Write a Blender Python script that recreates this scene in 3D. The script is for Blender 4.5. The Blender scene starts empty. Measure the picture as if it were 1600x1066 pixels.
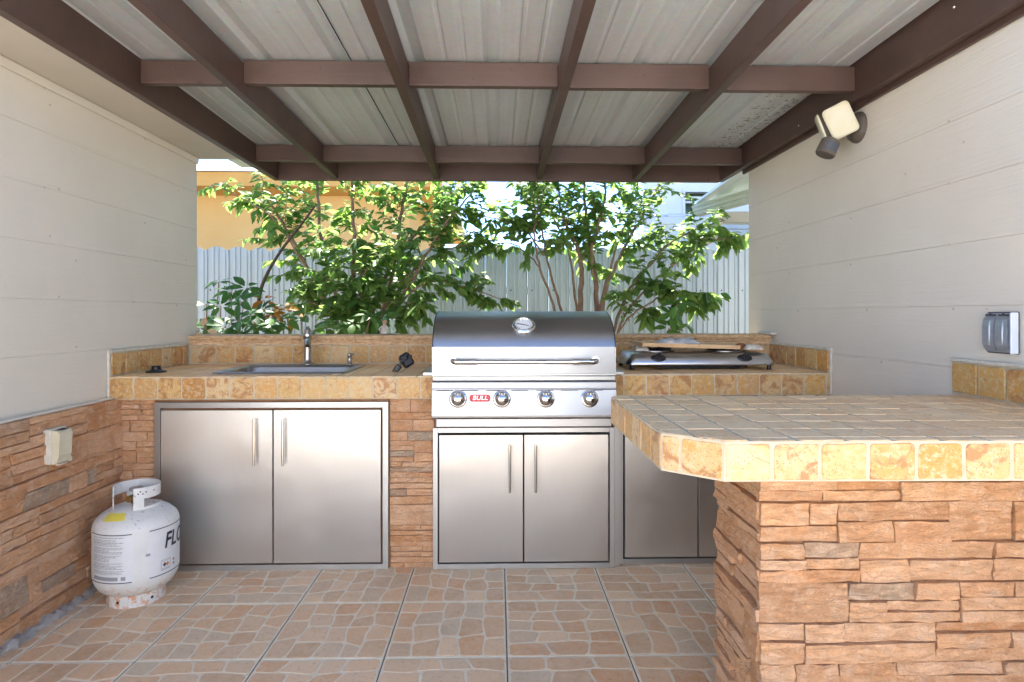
import bpy, math, random
from mathutils import Vector, Matrix, noise
R = math.radians
PI = math.pi
S = bpy.context.scene
COL = S.collection
rnd = random.Random(7)

# ------------------------------------------------------------------ camera, world, sun, exposure
H = 1.13
YAW = 1.3
cam_d = bpy.data.cameras.new('camera')
cam = bpy.data.objects.new('camera', cam_d)
COL.objects.link(cam)
cam.location = (0, 0, H)
cam.rotation_euler = (R(90), 0, R(-YAW))
cam_d.sensor_width = 36
cam_d.lens = 36 * 987 / 1600
cam_d.shift_y = -41 / 1600
cam_d.clip_start = 0.05
cam_d.clip_end = 400
S.camera = cam

SUN_EL, SUN_AZ = 57, 3          # azimuth measured from +Y towards +X
w = bpy.data.worlds.new("World")
S.world = w
w.use_nodes = True
nt = w.node_tree
sky = nt.nodes.new('ShaderNodeTexSky')
sky.sky_type = 'NISHITA'
sky.sun_disc = False
sky.sun_elevation = R(SUN_EL)
sky.sun_rotation = R(SUN_AZ)
sky.air_density = 0.6
sky.dust_density = 0.0
sky.ozone_density = 4.0
bg = nt.nodes['Background']
bg.inputs['Strength'].default_value = 0.085
nt.links.new(sky.outputs['Color'], bg.inputs['Color'])

sun_d = bpy.data.lights.new('sun', 'SUN')
sun_d.energy = 4.0
sun_d.angle = R(0.6)
sun_d.color = (1.0, 0.95, 0.87)
sun = bpy.data.objects.new('sun', sun_d)
COL.objects.link(sun)
sdir = Vector((math.sin(R(SUN_AZ)) * math.cos(R(SUN_EL)), math.cos(R(SUN_AZ)) * math.cos(R(SUN_EL)), math.sin(R(SUN_EL))))
sun.rotation_euler = sdir.to_track_quat('Z', 'Y').to_euler()
sun.location = (0, 0, 12)

S.view_settings.view_transform = 'Standard'
S.view_settings.look = 'None'
S.view_settings.exposure = 2.95
S.view_settings.gamma = 1.0
S.cycles.diffuse_bounces = 8
S.view_settings.use_curve_mapping = False

# ------------------------------------------------------------------ helpers
def at(px, py, Y):
    """world point in the vertical plane y = Y seen at photo pixel (px, py)"""
    t = R(YAW)
    sx = (px - 800) / 987
    dx = math.cos(t) * sx + math.sin(t)
    dy = -math.sin(t) * sx + math.cos(t)
    k = Y / dy
    return Vector((dx * k, Y, H - (py - 492) / 987 * k))

def tag(o, label=None, cat=None, group=None, kind=None):
    if label: o['label'] = label
    if cat: o['category'] = cat
    if group: o['group'] = group
    if kind: o['kind'] = kind
    return o

def thing(name, label, cat, loc=(0, 0, 0), rz=0, group=None):
    o = bpy.data.objects.new(name, None)
    o.empty_display_size = 0.1
    COL.objects.link(o)
    o.location = loc
    o.rotation_euler = (0, 0, rz)
    return tag(o, label, cat, group)

def root_off(p):
    v = Vector((0, 0, 0))
    while p:
        v += Vector(p.location)
        p = p.parent
    return v

class MB:
    def __init__(s):
        s.v = []; s.f = []; s.sm = []; s.mi = []
    def add(s, vs, fs, smooth=False, mi=0):
        b = len(s.v)
        s.v += [Vector(p) for p in vs]
        for f in fs:
            s.f.append([i + b for i in f]); s.sm.append(smooth); s.mi.append(mi)
        return s
    def box(s, a, b, M=None, mi=0):
        x0, y0, z0 = a; x1, y1, z1 = b
        if x0 > x1: x0, x1 = x1, x0
        if y0 > y1: y0, y1 = y1, y0
        if z0 > z1: z0, z1 = z1, z0
        vs = [Vector(p) for p in ((x0,y0,z0),(x1,y0,z0),(x1,y1,z0),(x0,y1,z0),(x0,y0,z1),(x1,y0,z1),(x1,y1,z1),(x0,y1,z1))]
        if M: vs = [M @ p for p in vs]
        return s.add(vs, [(0,3,2,1),(4,5,6,7),(0,1,5,4),(1,2,6,5),(2,3,7,6),(3,0,4,7)], False, mi)
    def bbox(s, a, b, c=0.004, M=None, mi=0):
        """box with chamfered edges"""
        lo = [min(a[i], b[i]) for i in range(3)]; hi = [max(a[i], b[i]) for i in range(3)]
        c = min(c, min(hi[i] - lo[i] for i in range(3)) * 0.45)
        vs = []; idx = {}
        for sx in (0, 1):
            for sy in (0, 1):
                for sz in (0, 1):
                    sg = (sx, sy, sz)
                    for ax in range(3):
                        p = []
                        for k in range(3):
                            base = hi[k] if sg[k] else lo[k]
                            if k != ax: base += -c if sg[k] else c
                            p.append(base)
                        idx[(sg, ax)] = len(vs); vs.append(Vector(p))
        fs = []
        for ax in range(3):
            o = [k for k in range(3) if k != ax]
            for sd in (0, 1):
                q = []
                for (u, v) in ((0,0),(1,0),(1,1),(0,1)):
                    sg = [0,0,0]; sg[ax] = sd; sg[o[0]] = u; sg[o[1]] = v
                    q.append(idx[(tuple(sg), ax)])
                flip = (sd == 0) != (ax == 1)
                fs.append(q[::-1] if flip else q)
        for ax in range(3):
            o = [k for k in range(3) if k != ax]
            for (u, v) in ((0,0),(1,0),(1,1),(0,1)):
                s0 = [0,0,0]; s1 = [0,0,0]; s0[o[0]] = s1[o[0]] = u; s0[o[1]] = s1[o[1]] = v; s1[ax] = 1
                fs.append([idx[(tuple(s0), o[0])], idx[(tuple(s1), o[0])], idx[(tuple(s1), o[1])], idx[(tuple(s0), o[1])]])
        for sg in [(x,y,z) for x in (0,1) for y in (0,1) for z in (0,1)]:
            fs.append([idx[(sg, 0)], idx[(sg, 1)], idx[(sg, 2)]])
        if M: vs = [M @ p for p in vs]
        return s.add(vs, fs, False, mi)
    def tube(s, pts, rad, n=10, caps=True, mi=0):
        pts = [Vector(p) for p in pts]
        if not hasattr(rad, '__len__'): rad = [rad] * len(pts)
        rings = []; up = None
        for i, p in enumerate(pts):
            d = (pts[min(i+1, len(pts)-1)] - pts[max(i-1, 0)])
            if d.length < 1e-9: d = Vector((0,0,1))
            d.normalize()
            if up is None:
                up = Vector((0,0,1)) if abs(d.z) < 0.9 else Vector((1,0,0))
            a = d.cross(up)
            if a.length < 1e-4: a = d.cross(Vector((0,1,0)))
            a.normalize(); b = a.cross(d).normalized(); up = b
            rings.append([p + (a * math.cos(t) + b * math.sin(t)) * rad[i] for t in [2*PI*k/n for k in range(n)]])
        vs = [q for r in rings for q in r]; fs = []
        for i in range(len(rings) - 1):
            for k in range(n):
                fs.append((i*n+k, i*n+(k+1)%n, (i+1)*n+(k+1)%n, (i+1)*n+k))
        s.add(vs, fs, True, mi)
        if caps:
            s.add(rings[0], [list(range(n))[::-1]], False, mi)
            s.add(rings[-1], [list(range(n))], False, mi)
        return s
    def lathe(s, prof, n=32, M=None, mi=0, sharp=()):
        """prof: (r, z) around the local z axis"""
        seg = []; cur = [prof[0]]
        for i in range(1, len(prof)):
            cur.append(prof[i])
            if i in sharp: seg.append(cur); cur = [prof[i]]
        if len(cur) > 1: seg.append(cur)
        for pr in seg:
            vs = []
            for (r, z) in pr:
                for k in range(n):
                    a = 2*PI*k/n
                    vs.append(Vector((r*math.cos(a), r*math.sin(a), z)))
            fs = []
            for i in range(len(pr) - 1):
                for k in range(n):
                    fs.append((i*n+k, i*n+(k+1)%n, (i+1)*n+(k+1)%n, (i+1)*n+k))
            if M: vs = [M @ p for p in vs]
            s.add(vs, fs, True, mi)
        return s
    def extr(s, prof, a, b, fr, closed=True, caps=True, smooth=False, mi=0):
        """prof: 2D points; fr(u, v, t) -> 3D; extruded from t=a to t=b"""
        n = len(prof)
        v0 = [Vector(fr(p[0], p[1], a)) for p in prof]; v1 = [Vector(fr(p[0], p[1], b)) for p in prof]
        m = n if closed else n - 1
        s.add(v0 + v1, [(i, (i+1) % n, n + (i+1) % n, n + i) for i in range(m)], smooth, mi)
        if caps and closed:
            s.add(v0, [list(range(n))[::-1]], False, mi); s.add(v1, [list(range(n))], False, mi)
        return s
    def mesh(s, name, mats, off=Vector((0,0,0)), doubles=False):
        me = bpy.data.meshes.new(name)
        me.from_pydata([(p - off)[:] for p in s.v], [], s.f)
        if not isinstance(mats, (list, tuple)): mats = [mats]
        for m in mats: me.materials.append(m)
        me.polygons.foreach_set('use_smooth', s.sm)
        me.polygons.foreach_set('material_index', s.mi)
        me.update()
        return me
    def build(s, name, mats, parent=None, world=True, loc=None, fix=False):
        off = Vector(loc) if loc is not None else Vector((0,0,0))
        po = root_off(parent) if (parent and world) else Vector((0,0,0))
        base = off if loc is not None else po
        me = s.mesh(name, mats, base)
        if fix:
            import bmesh
            bm = bmesh.new(); bm.from_mesh(me)
            bmesh.ops.recalc_face_normals(bm, faces=bm.faces)
            bm.to_mesh(me); bm.free()
        o = bpy.data.objects.new(name, me)
        COL.objects.link(o)
        if parent: o.parent = parent
        if loc is not None: o.location = off - po
        return o

def bev(o, wd=0.003, seg=2):
    m = o.modifiers.new('bevel', 'BEVEL'); m.width = wd; m.segments = seg; m.limit_method = 'ANGLE'; m.angle_limit = R(40)
    return o

def frame(c, u, n):
    """matrix with local x = u, local z = n, at c"""
    u = Vector(u).normalized(); n = Vector(n).normalized(); v = n.cross(u).normalized(); u = v.cross(n)
    m = Matrix((u, v, n)).transposed().to_4x4(); m.translation = Vector(c)
    return m

# ------------------------------------------------------------------ materials
def N(nt, t, **k):
    n = nt.nodes.new('ShaderNode' + t)
    for a, b in k.items():
        if a in n.inputs: n.inputs[a].default_value = b
        else: setattr(n, a, b)
    return n
def mat(name, color=(.5,.5,.5), rough=.6, metal=0, spec=.5):
    m = bpy.data.materials.new(name); m.use_nodes = True
    b = m.node_tree.nodes['Principled BSDF']
    b.inputs['Base Color'].default_value = (*color, 1)
    b.inputs['Roughness'].default_value = rough
    b.inputs['Metallic'].default_value = metal
    b.inputs['Specular IOR Level'].default_value = spec
    return m
def ramp(nt, fac, stops):
    r = N(nt, 'ValToRGB')
    e = r.color_ramp.elements
    while len(e) < len(stops): e.new(0.5)
    for i, (p, c) in enumerate(stops):
        e[i].position = p; e[i].color = (*c, 1) if len(c) == 3 else c
    nt.links.new(fac, r.inputs['Fac'])
    return r.outputs['Color']
def tex(m, scale=(1,1,1), rand=0.0, obj=True):
    nt = m.node_tree
    tc = N(nt, 'TexCoord'); mp = N(nt, 'Mapping')
    mp.inputs['Scale'].default_value = scale
    nt.links.new(tc.outputs['Object' if obj else 'Generated'], mp.inputs['Vector'])
    if rand:
        oi = N(nt, 'ObjectInfo'); ml = N(nt, 'Math', operation='MULTIPLY'); ml.inputs[1].default_value = rand
        cb = N(nt, 'CombineXYZ')
        nt.links.new(oi.outputs['Random'], ml.inputs[0])
        for k in range(3): nt.links.new(ml.outputs[0], cb.inputs[k])
        nt.links.new(cb.outputs[0], mp.inputs['Location'])
    return mp.outputs['Vector']
def noi(nt, vec, scale, detail=4, rough=.55, dist=0):
    n = N(nt, 'TexNoise'); n.inputs['Scale'].default_value = scale; n.inputs['Detail'].default_value = detail
    n.inputs['Roughness'].default_value = rough; n.inputs['Distortion'].default_value = dist
    nt.links.new(vec, n.inputs['Vector'])
    return n.outputs['Fac']
def mix(nt, fac, a, b, mode='MIX'):
    m = N(nt, 'Mix', data_type='RGBA', blend_type=mode)
    for src, k in ((fac, 0), (a, 6), (b, 7)):
        if hasattr(src, 'links'): nt.links.new(src, m.inputs[k])
        elif k == 0: m.inputs[k].default_value = src
        else: m.inputs[k].default_value = (*src, 1)
    return m.outputs[2]
def mth(nt, op, a, b=0.0, clamp=False):
    m = N(nt, 'Math', operation=op); m.use_clamp = clamp
    for src, k in ((a, 0), (b, 1)):
        if hasattr(src, 'links'): nt.links.new(src, m.inputs[k])
        else: m.inputs[k].default_value = src
    return m.outputs[0]
def bump(m, h, strength=.3, dist=.01, prev=None):
    nt = m.node_tree
    b = N(nt, 'Bump'); b.inputs['Strength'].default_value = strength; b.inputs['Distance'].default_value = dist
    nt.links.new(h, b.inputs['Height'])
    if prev is not None: nt.links.new(prev, b.inputs['Normal'])
    nt.links.new(b.outputs[0], nt.nodes['Principled BSDF'].inputs['Normal'])
    return b.outputs[0]
def setc(m, c, inp='Base Color'):
    m.node_tree.links.new(c, m.node_tree.nodes['Principled BSDF'].inputs[inp])
def orand(nt):
    return N(nt, 'ObjectInfo').outputs['Random']

def mottled(name, c1, c2, scale=6, rough=.7, bs=0, bscale=60, stretch=(1,1,1), spec=.3):
    m = mat(name, c1, rough, 0, spec); nt = m.node_tree
    v = tex(m, stretch)
    f = noi(nt, v, scale, 5, .6)
    setc(m, ramp(nt, f, [(.3, c1), (.7, c2)]))
    if bs: bump(m, noi(nt, v, bscale, 3), bs, .004)
    return m

# painted siding: wood-grain emboss, faint dirt
def m_siding():
    m = mat('painted_siding', (.5,.47,.42), .5, 0, .35); nt = m.node_tree
    v = tex(m)
    a = noi(nt, v, 1.7, 4, .6)
    c = ramp(nt, a, [(.3, (.645,.595,.515)), (.7, (.70,.65,.57))])
    d = noi(nt, v, 90, 2, .5)
    c = mix(nt, ramp(nt, d, [(.70, (0,0,0)), (.76, (.5,.5,.5))]), c, (.48,.44,.38))
    setc(m, c)
    vg = tex(m, (1, 2.2, 60)); g = noi(nt, vg, 2.0, 5, .6, .6)
    b1 = bump(m, g, .55, .004)
    g2 = noi(nt, v, 14, 3, .5); bump(m, g2, .12, .006, b1)
    return m
M_siding = m_siding()
M_stucco = mottled('painted_soffit', (.52,.49,.42), (.57,.53,.46), 3, .6, .12, 120)
M_caulk = mottled('caulk', (.66,.62,.54), (.5,.46,.38), 30, .6, .3, 80)

def m_brown():
    m = mat('brown_paint', (.1,.055,.045), .42, 0, .45); nt = m.node_tree
    v = tex(m); a = noi(nt, v, 2.5, 5, .65)
    c = ramp(nt, a, [(.3, (.060,.034,.028)), (.72, (.100,.060,.050))])
    f = noi(nt, v, 45, 3, .6)
    c = mix(nt, ramp(nt, f, [(.71, (0,0,0)), (.75, (.55,.55,.55))]), c, (.2,.13,.10))
    setc(m, c)
    vg = tex(m, (40, 1.5, 40)); g = noi(nt, vg, 1.6, 5, .6)
    b = bump(m, g, .25, .003); bump(m, noi(nt, v, 9, 2), .25, .01, b)
    return m
M_brown = m_brown()
def m_brown_x():
    m = mat('brown_paint_crossgrain', (.1,.055,.045), .42, 0, .45); nt = m.node_tree
    v = tex(m); a = noi(nt, v, 2.5, 5, .65)
    c = ramp(nt, a, [(.3, (.066,.038,.031)), (.72, (.108,.066,.054))])
    kn = noi(nt, v, 11, 2, .4)
    c = mix(nt, ramp(nt, kn, [(.73, (0,0,0)), (.77, (.7,.7,.7))]), c, (.05,.025,.02))
    setc(m, c)
    vg = tex(m, (1.5, 40, 40)); g = noi(nt, vg, 1.6, 5, .6)
    bump(m, g, .3, .003)
    return m
M_brown_x = m_brown_x()

def m_roof():
    m = mat('galvanised_sheet', (.5,.5,.48), .42, .35, .5); nt = m.node_tree
    v = tex(m)
    a = noi(nt, v, 2.2, 5, .65)
    c = ramp(nt, a, [(.3, (.59,.64,.67)), (.7, (.68,.73,.76))])
    st = tex(m, (30, .6, 30)); s = noi(nt, st, 1.0, 4, .6)
    c = mix(nt, ramp(nt, s, [(.35, (.35,.35,.35)), (.6, (0,0,0))]), c, (.50,.50,.495))
    vo = N(nt, 'TexVoronoi'); vo.inputs['Scale'].default_value = 55; nt.links.new(v, vo.inputs['Vector'])
    c = mix(nt, .12, c, vo.outputs['Color'], 'SOFT_LIGHT')
    # dark lichen specks that thicken towards the right rear of the roof
    sx = N(nt, 'SeparateXYZ'); nt.links.new(v, sx.inputs[0])
    gx = mth(nt, 'MULTIPLY', mth(nt, 'SUBTRACT', sx.outputs['X'], .95), 3.0, True)
    gy = mth(nt, 'MULTIPLY', mth(nt, 'SUBTRACT', sx.outputs['Y'], -.22), 3.0, True)
    sp = noi(nt, v, 38, 4, .75)
    f = ramp(nt, mth(nt, 'MULTIPLY', sp, mth(nt, 'MULTIPLY', gx, gy)), [(.575, (0,0,0)), (.61, (1,1,1))])
    c = mix(nt, f, c, (.07,.05,.035))
    sp2 = noi(nt, v, 60, 2, .5)
    c = mix(nt, ramp(nt, sp2, [(.765, (0,0,0)), (.79, (1,1,1))]), c, (.12,.09,.07))
    setc(m, c)
    bump(m, noi(nt, v, 4, 3), .1, .02)
    return m
M_roof = m_roof()

def m_stone():
    m = mat('ledge_stone', (.5,.27,.15), .82, 0, .25); nt = m.node_tree
    v = tex(m, (1,1,1), 37.0)
    r = orand(nt)
    base = ramp(nt, r, [(0, (.74,.41,.215)), (.25, (.78,.47,.275)), (.45, (.66,.32,.145)), (.62, (.77,.48,.295)), (.80, (.71,.40,.215)), (.94, (.62,.32,.155)), (.975, (.46,.35,.25)), (1, (.42,.34,.26))])
    a = noi(nt, v, 9, 6, .65, .4)
    c = mix(nt, ramp(nt, a, [(.32, (.55,.55,.55)), (.58, (0,0,0))]), base, (.46,.22,.10))
    b = noi(nt, v, 22, 5, .7, .5)
    c = mix(nt, ramp(nt, b, [(.46, (0,0,0)), (.72, (.75,.75,.75))]), c, (.76,.54,.38))
    g = noi(nt, tex(m, (1,5,1), 11.0), 9, 7, .68, 1.0)
    c = mix(nt, ramp(nt, g, [(.62, (0,0,0)), (.76, (.45,.45,.45))]), c, (.38,.22,.14))
    sp = noi(nt, v, 190, 3, .7)
    c = mix(nt, ramp(nt, sp, [(.36,(.35,.35,.35)),(.48,(0,0,0))]), c, (.42,.22,.12))
    sp2 = noi(nt, v, 130, 3, .7)
    c = mix(nt, ramp(nt, sp2, [(.60,(0,0,0)),(.72,(.5,.5,.5))]), c, (.84,.66,.50))
    setc(m, c)
    h = noi(nt, tex(m, (1,2.4,1), 37.0), 24, 10, .66, 1.0)
    n1 = bump(m, h, 1.0, .022)
    bump(m, noi(nt, v, 150, 4, .7), .6, .003, n1)
    return m
M_stone = m_stone()
M_stone_back = mottled('stone_backing', (.38,.20,.11), (.28,.15,.08), 20, .9)

def m_trav(name, top=False):
    m = mat(name, (.6,.45,.25), .5 if not top else .42, 0, .35 if not top else .2); nt = m.node_tree
    v = tex(m, (1,1,1), 91.0)
    r = orand(nt)
    if top:  # top faces: grazing light painted in as a paler, warmer stone
        base = ramp(nt, r, [(0, (.84,.53,.25)), (.3, (.87,.62,.34)), (.55, (.78,.46,.21)), (.8, (.86,.60,.33)), (1, (.82,.54,.27))])
        warm = (.74,.46,.24)
    else:
        base = ramp(nt, r, [(0, (.53,.35,.14)), (.15, (.45,.22,.055)), (.3, (.60,.47,.28)), (.45, (.52,.30,.08)), (.6, (.58,.42,.22)), (.72, (.50,.25,.06)), (.85, (.60,.45,.26)), (1, (.40,.19,.05))])
        warm = (.58,.29,.07)
    a = noi(nt, v, 22, 5, .6, .8)
    c = mix(nt, ramp(nt, a, [(.46, (0,0,0)), (.66, (.7,.7,.7))]), base, warm)
    b = noi(nt, v, 70, 4, .7, .6)
    c = mix(nt, ramp(nt, b, [(.48, (0,0,0)), (.66, (.8,.8,.8))]), c, (.58,.47,.30) if not top else (.86,.68,.46))
    # dark mineral stain, strong only on some tiles
    r2 = mth(nt, 'FRACT', mth(nt, 'MULTIPLY', r, 17.3))
    k = noi(nt, v, 14, 4, .6, 1.2)
    thr = mth(nt, 'GREATER_THAN', mth(nt, 'ADD', k, mth(nt, 'MULTIPLY', r2, .17)), .735 if not top else .75)
    kk = noi(nt, v, 16, 5, .6, 1.4)
    thr2 = ramp(nt, mth(nt, 'ADD', kk, mth(nt, 'MULTIPLY', r2, .2)), [(.66, (0,0,0)), (.76, (.85,.85,.85) if not top else (.4,.4,.4))])
    c = mix(nt, thr2, c, (.36,.17,.065) if not top else (.56,.33,.17))
    # pits
    vo = N(nt, 'TexVoronoi'); vo.inputs['Scale'].default_value = 160; nt.links.new(v, vo.inputs['Vector'])
    pm = noi(nt, v, 30, 3, .6)
    pit = mth(nt, 'MULTIPLY', mth(nt, 'LESS_THAN', vo.outputs['Distance'], .26), mth(nt, 'GREATER_THAN', mth(nt, 'ADD', pm, mth(nt, 'MULTIPLY', r2, .12)), .57))
    c = mix(nt, mth(nt, 'MULTIPLY', pit, .75 if not top else .25), c, (.30,.16,.08))
    setc(m, c)
    hh = mth(nt, 'SUBTRACT', noi(nt, v, 60, 5, .7), mth(nt, 'MULTIPLY', pit, .5))
    bump(m, hh, .4 if not top else .12, .003 if not top else .0015)
    return m
M_trav = m_trav('travertine')
M_trav_lit_top = m_trav('travertine_lightened_top', True)
def m_cap():
    m = mat('travertine_moulding', (.5,.33,.19), .6, 0, .3); nt = m.node_tree
    v = tex(m, (4, 11, 11), 13.0)
    a = noi(nt, v, 9, 5, .65, .5)
    c = ramp(nt, a, [(.32, (.40,.22,.10)), (.5, (.58,.38,.21)), (.68, (.70,.52,.33))])
    setc(m, c); bump(m, noi(nt, v, 30, 4), .3, .003)
    return m
M_cap = m_cap()
M_grout = mottled('grout', (.54,.48,.37), (.44,.37,.25), 25, .85, .3, 90)

def steel(name, base=(.62,.61,.6), rough=.28, stretch=(1,1,60), bstr=.04, wav=.0, smudge=.12):
    m = mat(name, base, rough, 1.0); nt = m.node_tree
    v = tex(m, stretch, 3.0)
    g = noi(nt, v, 9, 4, .7)
    vv = tex(m, (1,1,1), 5.0); s = noi(nt, vv, 4, 5, .6, .6)
    rr = mth(nt, 'ADD', rough - smudge/2, mth(nt, 'ADD', mth(nt, 'MULTIPLY', s, smudge), mth(nt, 'MULTIPLY', g, .1)))
    setc(m, rr, 'Roughness')
    c = mix(nt, mth(nt, 'MULTIPLY', g, .34), base, tuple(x * .72 for x in base))
    setc(m, c)
    b = bump(m, g, bstr, .001)
    if wav: bump(m, noi(nt, vv, 3.2, 2), wav, .01, b)
    return m
M_steel_v = steel('brushed_steel_vertical', (.60,.605,.61), .30, (90,90,1), .10, .22, .30)
M_steel_v.node_tree.nodes['Principled BSDF'].inputs['Anisotropic'].default_value = .65
M_steel_h = steel('brushed_steel_horizontal', (.38,.39,.41), .30, (1,90,90), .06, .03)
M_steel = steel('steel_frame', (.48,.49,.50), .33, (30,30,30), .04)
M_chrome = mat('polished_steel', (.72,.70,.67), .12, 1)
M_nickel = mat('brushed_nickel', (.45,.42,.38), .3, 1)
M_black = mat('black_plastic', (.015,.015,.018), .38)
M_dark = mat('dark_recess', (.02,.02,.02), .8)
M_darksteel = mat('dark_hood_edge', (.06,.06,.065), .35, .8)

def m_tilecell():
    m = mat('floor_tile_print', (.5,.33,.22), .38, 0, .55); nt = m.node_tree
    at_ = N(nt, 'Attribute'); at_.attribute_name = 'cell'
    v = tex(m, (1,1,1), 23.0)
    oi = orand(nt)
    fr = mth(nt, 'FRACT', mth(nt, 'ADD', at_.outputs['Fac'], oi))
    c = ramp(nt, fr, [(0, (.70,.42,.22)), (.2, (.82,.60,.38)), (.4, (.56,.35,.19)), (.55, (.76,.49,.28)), (.75, (.60,.49,.34)), (.9, (.66,.34,.15)), (1, (.74,.53,.32))])
    a = noi(nt, v, 26, 6, .7, .4)
    c = mix(nt, ramp(nt, a, [(.35, (.65,.65,.65)), (.65, (0,0,0))]), c, (.72,.56,.40))
    b = noi(nt, v, 75, 4, .7)
    c = mix(nt, ramp(nt, b, [(.55, (0,0,0)), (.75, (.5,.5,.5))]), c, (.27,.16,.095))
    gp_ = N(nt, 'NewGeometry').outputs['Position']
    st = noi(nt, gp_, 2.3, 6, .68, .8)
    c = mix(nt, ramp(nt, st, [(.52,(0,0,0)),(.72,(.38,.38,.38))]), c, (.32,.21,.13))
    d = noi(nt, gp_, 150, 2, .5)
    c = mix(nt, ramp(nt, d, [(.74, (0,0,0)), (.78, (.7,.7,.7))]), c, (.1,.07,.05))
    setc(m, c)
    rr = mth(nt, 'ADD', .36, mth(nt, 'MULTIPLY', noi(nt, v, 12, 4), .3)); setc(m, rr, 'Roughness')
    bump(m, a, .15, .003)
    return m
M_cell = m_tilecell()
M_tilebase = mottled('floor_tile_glaze', (.80,.72,.58), (.68,.60,.46), 18, .42)
M_joint = mottled('floor_joint', (.10,.095,.09), (.17,.16,.15), 14, .9)

def leafmat(name, dark, light, trans, tw=.45, rough=.42):
    m = mat(name, dark, rough, 0, .22); nt = m.node_tree
    g = N(nt, 'NewGeometry'); oi = orand(nt)
    f = mth(nt, 'FRACT', mth(nt, 'ADD', g.outputs['Random Per Island'], oi))
    c = mix(nt, f, dark, light); setc(m, c)
    t = N(nt, 'BsdfTranslucent'); tc = mix(nt, f, tuple(x * .75 for x in trans), trans); nt.links.new(tc, t.inputs['Color'])
    ms = N(nt, 'MixShader'); ms.inputs[0].default_value = tw
    nt.links.new(nt.nodes['Principled BSDF'].outputs[0], ms.inputs[1]); nt.links.new(t.outputs[0], ms.inputs[2])
    nt.links.new(ms.outputs[0], nt.nodes['Material Output'].inputs['Surface'])
    return m
M_leaf = leafmat('leaf_green', (.08,.165,.04), (.165,.27,.07), (.38,.56,.14), .5, .5)
M_leafd = leafmat('leaf_dark_green', (.05,.125,.03), (.09,.19,.05), (.20,.42,.08), .42, .4)
M_leafs = leafmat('umbrella_plant_leaf', (.022,.075,.018), (.04,.11,.026), (.10,.28,.045), .4, .5)
M_leafo = leafmat('croton_leaf', (.30,.10,.015), (.22,.20,.02), (.7,.28,.03), .45)
M_leafh = leafmat('hedge_leaf', (.08,.18,.03), (.16,.28,.06), (.4,.6,.12), .45)
M_bark = mottled('bark', (.17,.11,.075), (.27,.19,.135), 30, .85, .5, 60)
M_barkd = mottled('dark_bark', (.035,.028,.025), (.07,.055,.045), 30, .8, .4, 60)

# ------------------------------------------------------------------ generic pieces
def poly_tile(name, parent, poly, M, m, t=.009, gap=.0026, jit=.0012, rb=.0024):
    """a tumbled tile from a 2D polygon (local x, y of frame M), its top at local z = 0"""
    c = Vector((sum(p[0] for p in poly)/len(poly), sum(p[1] for p in poly)/len(poly)))
    P = [Vector(p) for p in poly]
    n = len(P)
    area = sum(P[i].x * P[(i+1) % n].y - P[(i+1) % n].x * P[i].y for i in range(n))
    if area < 0: P.reverse()
    def inset(P, g):
        out = []
        n = len(P)
        for i in range(n):
            a, b, d = P[i-1], P[i], P[(i+1) % n]
            e1 = (b - a).normalized(); e2 = (d - b).normalized()
            n1 = Vector((-e1.y, e1.x)); n2 = Vector((-e2.y, e2.x))
            k = 1 + n1.dot(n2)
            out.append(b + (n1 + n2) / max(k, .3) * g)
        return out
    P = inset(P, gap)
    Q = []
    n = len(P)
    for i in range(n):
        a, b, d = P[i-1], P[i], P[(i+1) % n]
        r = min(.009 + rnd.uniform(-.003, .005), (b-a).length * .3, (d-b).length * .3)
        p0 = b + (a - b).normalized() * r; p1 = b + (d - b).normalized() * r
        Q += [p0, b * .5 + (p0 + p1) * .25, p1]
        mid = (b + d) / 2
        if (d - b).length > .05: Q.append(mid)
    Q = [q + Vector((rnd.uniform(-jit, jit), rnd.uniform(-jit, jit))) for q in Q]
    T = [q + (c - q).normalized() * rb for q in Q]
    k = len(Q)
    dz = rnd.uniform(-.0008, .0008)
    tilt = Vector((rnd.uniform(-.008, .008), rnd.uniform(-.008, .008)))
    z = lambda q: dz + (q - c).dot(tilt)
    vs = [Vector((q.x - c.x, q.y - c.y, z(q))) for q in T] + [Vector((q.x - c.x, q.y - c.y, z(q) - rb)) for q in Q] + [Vector((q.x - c.x, q.y - c.y, -t)) for q in Q]
    mb = MB()
    mb.add(vs, [list(range(k))] + [(i, k+i, k+(i+1) % k, (i+1) % k) for i in range(k)] + [(k+i, 2*k+i, 2*k+(i+1) % k, k+(i+1) % k) for i in range(k)])
    me = mb.mesh(name, m)
    o = bpy.data.objects.new(name, me); COL.objects.link(o)
    o.parent = parent
    W = M @ Matrix.Translation((c.x, c.y, 0))
    o.matrix_local = Matrix.Translation(-root_off(parent)) @ W
    return o

def clip(poly, a, b):
    """keep the part of poly left of the line a->b"""
    out = []
    def sd(p): return (b[0]-a[0])*(p[1]-a[1]) - (b[1]-a[1])*(p[0]-a[0])
    for i in range(len(poly)):
        p, q = poly[i], poly[(i+1) % len(poly)]
        sp, sq = sd(p), sd(q)
        if sp >= 0: out.append(p)
        if (sp >= 0) != (sq >= 0):
            t = sp / (sp - sq); out.append((p[0]+(q[0]-p[0])*t, p[1]+(q[1]-p[1])*t))
    return out
def parea(P): return abs(sum(P[i][0]*P[(i+1)%len(P)][1]-P[(i+1)%len(P)][0]*P[i][1] for i in range(len(P))))/2

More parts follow.
